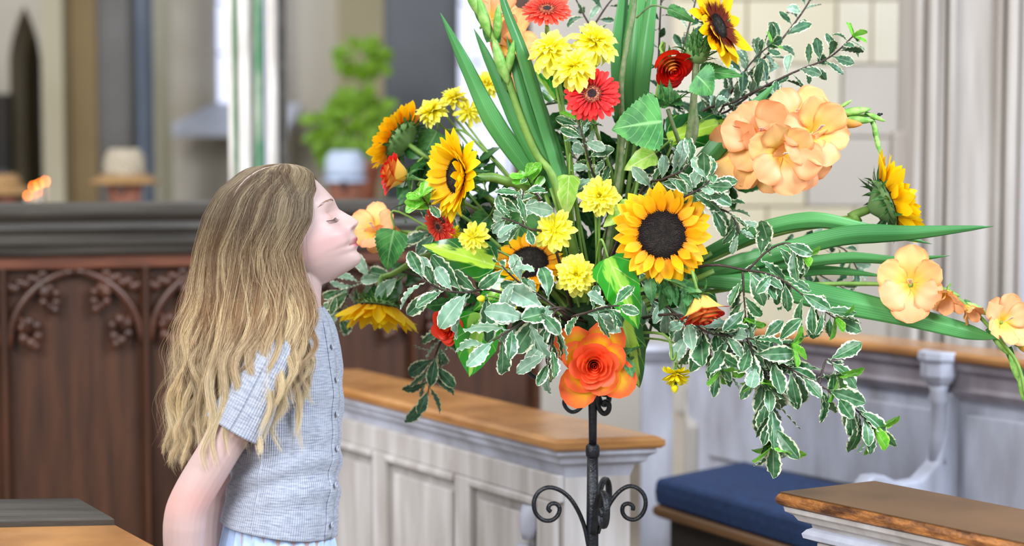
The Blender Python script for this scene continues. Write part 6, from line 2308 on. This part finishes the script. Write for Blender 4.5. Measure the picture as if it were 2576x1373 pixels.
pp = []
for (x_, y_) in ((706, 419), (676, 426), (648, 440), (625, 458), (608, 480), (598, 502)):
    xc_, a_, b_ = np.interp(y_, HY, HXC), np.interp(y_, HY, HA), np.interp(y_, HY, HB)
    z_ = b_ * math.sqrt(max(0, 1 - ((x_ - xc_) / a_) ** 2)) * 1.045
    pp.append(Vector(GW(np.array([x_, y_, z_]))))
MB().tube(bez(pp, 24), [.0009] * 4 + [.0017] * 14 + [.0013] * 10, 6).build('parting', noise_mat('scalp', (168, 146, 134), (196, 172, 160), .6, 60), hair, smooth=True)
# ------------------------------------------------------------------ far away in the nave: seated visitors, plant, candles
M_straw = noise_mat('straw', (150, 132, 104), (196, 184, 166), .8, 60)
M_strawb = noise_mat('brown_straw_brim', (140, 104, 62), (176, 136, 88), .8, 60)
M_bluehat = noise_mat('white_blue_hat', (176, 190, 216), (206, 216, 236), .8, 20)
M_coat = noise_mat('dark_coat', (36, 36, 44), (60, 58, 64), .8, 20)
M_coat2 = noise_mat('grey_coat', (96, 92, 92), (128, 122, 118), .8, 20)
M_face = noise_mat('ruddy_skin', (150, 92, 72), (172, 112, 90), .6, 8)
M_bench = noise_mat('bench_wood', (84, 58, 38), (118, 84, 56), .5, 6, (1, 6, 6))
M_pot = noise_mat('terracotta', (150, 84, 58), (176, 106, 78), .8, 10)


def visitor(label, px, py, y, coat, hatm, brimm, hat_h=.11, brim=.15, yaw=0.0):
    """seated figure; px, py is the middle of the head"""
    h = atY(px, py, y)
    root = thing('person', label, 'person', (h.x, h.y, 0))
    hz = h.z
    sc = 1.0
    mb = MB()
    mb.lathe([(.02, hz - .125), (.05, hz - .11), (.066, hz - .06), (.076, hz), (.074, hz + .05), (.055, hz + .095), (.02, hz + .115)], n=16)
    mb.tube([(0, 0, hz - .11), (0, .01, hz - .2)], [.05, .055], 12)
    mb.box((-.012, -.1, hz - .03), (.024, 0, 0), (0, .05, 0), (0, 0, .05))
    prof = [(.05, hz - .17, .05), (.13, hz - .21, .08), (.19, hz - .25, .1), (.19, hz - .4, .12), (.17, hz - .6, .12), (.19, max(.48, hz - .72), .14), (.18, max(.44, hz - .76), .13)]
    mb.loft([[Vector((a * math.cos(k * .393), b_ * math.sin(k * .393), z)) for k in range(16)] for a, z, b_ in prof])
    zs = max(.46, hz - .74)
    for s in (-1, 1):
        mb.tube([(s * .18, 0, hz - .26), (s * .23, -.02, hz - .42), (s * .2, -.14, hz - .55), (s * .1, -.26, hz - .58)], [.055, .045, .04, .035], 10)
        mb.tube([(s * .09, 0, zs + .05), (s * .1, -.22, zs + .05), (s * .1, -.42, zs + .04), (s * .1, -.43, .25), (s * .1, -.42, .06)], [.085, .08, .065, .05, .04], 10)
        mb.tube([(s * .1, -.38, .035), (s * .1, -.5, .03), (s * .1, -.58, .025)], [.035, .04, .03], 8)
    bo = mb.build('body', coat, root, smooth=True)
    fc = MB().lathe([(.02, hz - .127), (.052, hz - .112), (.068, hz - .06), (.078, hz), (.076, hz + .03), (.06, hz + .06)], n=16)
    fc.tube([(0, -.07, hz + .01), (0, -.092, hz - .02), (0, -.07, hz - .035)], [.008, .014, .008], 8)
    fc.build('face', M_face, root, smooth=True)
    hh = MB().lathe([(.088, hz + .035), (.09, hz + .055), (.085, hz + .035 + hat_h * .7), (.062, hz + .035 + hat_h), (.01, hz + .03 + hat_h)], n=20).build('hat', hatm, root, smooth=True)
    MB().lathe([(.075, hz + .04), (brim * .75, hz + .03), (brim, hz + .008), (brim, hz + .014), (brim * .75, hz + .038), (.075, hz + .05)], n=24).build('brim', brimm, hh, smooth=True)
    return root


visitor('seated visitor in a pale straw hat with brown brim beyond the oak screen', 314, 466, 8.4, M_coat2, M_straw, M_strawb, .12, .15)
visitor('seated visitor in a white and blue sun hat below the leafy plant', 868, 462, 8.8, M_coat, M_bluehat, M_bluehat, .11, .10)
visitor('seated visitor in dark clothes and a low straw hat beside the candles', 2, 492, 8.6, M_coat, M_strawb, M_strawb, .06, .14)
for (x0, x1, y, lab) in ((-60, 440, 8.75, 'brown wooden nave bench under the visitors in straw hats'), (760, 960, 9.1, 'brown wooden nave bench under the visitor in the sun hat')):
    a, b = atY(x0, 300, y), atY(x1, 300, y)
    r = thing('nave_bench', lab, 'bench', (a.x, y, 0))
    L = b.x - a.x
    MB().box((0, -.5, .38), (L, 0, 0), (0, .42, 0), (0, 0, .03)).build('seat', M_bench, r, bevel=.004)
    MB().box((0, .0, .42), (L, 0, 0), (0, .03, 0), (0, 0, .36)).build('backrest', M_bench, r, bevel=.004)
    for s in (0, L - .05):
        MB().box((s, -.48, 0), (.05, 0, 0), (0, .5, 0), (0, 0, .4)).build('end_board', M_bench, r, bevel=.004)

M_farleaf = leaf_mat('fresh_green_leaf', (96, 142, 22), (136, 176, 40), rough=.5)
ME_FAR = [strip_mesh('leaf', M_farleaf, SH_OVAL, .6, 2, 7, fold=.2, droop=(.3, .8)[i], seed=i) for i in range(2)]
yp = 9.6
pb = atY(905, 470, yp)
pl = thing('potted_plant', 'tall leafy green plant in a terracotta pot in the nave', 'plant', (pb.x, yp, 0))
MB().box((-.14, -.14, 0), (.28, 0, 0), (0, .28, 0), (0, 0, pb.z - .14)).build('pedestal', M_bench, pl, bevel=.01)
MB().lathe([(.07, pb.z - .14), (.085, pb.z), (.105, pb.z + .09), (.115, pb.z + .1), (.115, pb.z + .12), (.09, pb.z + .12)], n=20).build('pot', M_pot, pl, smooth=True)
rg = random.Random(8)
stems = [[(905, 450), (900, 380), (880, 330)], [(905, 450), (920, 330), (925, 240), (905, 150)], [(905, 450), (870, 400), (825, 360)], [(910, 450), (950, 360), (965, 300)]]
for s in stems:
    c = [atY(x_, y_, yp) - pl.location for x_, y_ in s]
    MB().tube(bez(c, 12), .008, 6).build('stem', M_stem, pl, smooth=True)
for (cx, cy, rx, ry, n_) in ((905, 146, 50, 28, 52), (895, 310, 66, 56, 70), (835, 350, 40, 36, 34), (940, 285, 34, 44, 34), (818, 310, 26, 20, 10)):
    for k in range(n_):
        a, q = rg.uniform(0, 6.28), math.sqrt(rg.random())
        p_ = atY(cx + rx * q * math.cos(a), cy + ry * q * math.sin(a), yp + rg.uniform(-.1, .1)) - pl.location
        add('leaf', ME_FAR[k % 2], pl, orient(p_, (math.cos(a), rg.uniform(-.6, .6), -math.sin(a) - .3), (0, -1, .5), rg.uniform(.06, .1)))

M_flame = emit_mat('candle_flame', (255, 122, 40), 60)
M_wax = noise_mat('candle_wax', (226, 214, 190), (240, 230, 210), .5, 10)
yc = 10.0
cr_ = atY(90, 505, yc)
rack = thing('candle_stand', 'black iron candle stand in the nave', 'stand', (cr_.x, yc, 0))
MB().lathe([(.12, 0), (.12, .02), (.02, .04), (.015, cr_.z - .12), (.02, cr_.z - .1)], n=12).build('pole', M_iron, rack, smooth=True)
MB().box((-.09, -.06, cr_.z - .1), (.2, 0, 0), (0, .12, 0), (0, 0, .02)).build('tray', M_iron, rack)
for k, (px, py) in enumerate(((70, 490), (84, 468), (98, 462), (114, 455), (94, 483))):
    q = atY(px, py, yc + (k % 2) * .04 - .02)
    cdl = thing('candle', ('shortest lit candle on the iron stand in the nave', 'lit candle behind the shortest one on the iron stand', 'middle height lit candle on the iron stand', 'tallest lit candle on the iron stand in the nave', 'lit candle standing alone at the back of the iron stand')[k], 'candle', (q.x, q.y, cr_.z - .08), 'lit candles on the iron stand')
    hgt = q.z - (cr_.z - .08) - .012
    MB().lathe([(.009, 0), (.009, hgt), (.004, hgt + .002)], n=10).build('wax', M_wax, cdl, smooth=True)
    MB().lathe([(.001, hgt + .004), (.003, hgt + .008), (.0028, hgt + .012), (.0006, hgt + .017)], n=10).build('flame', M_flame, cdl, smooth=True)
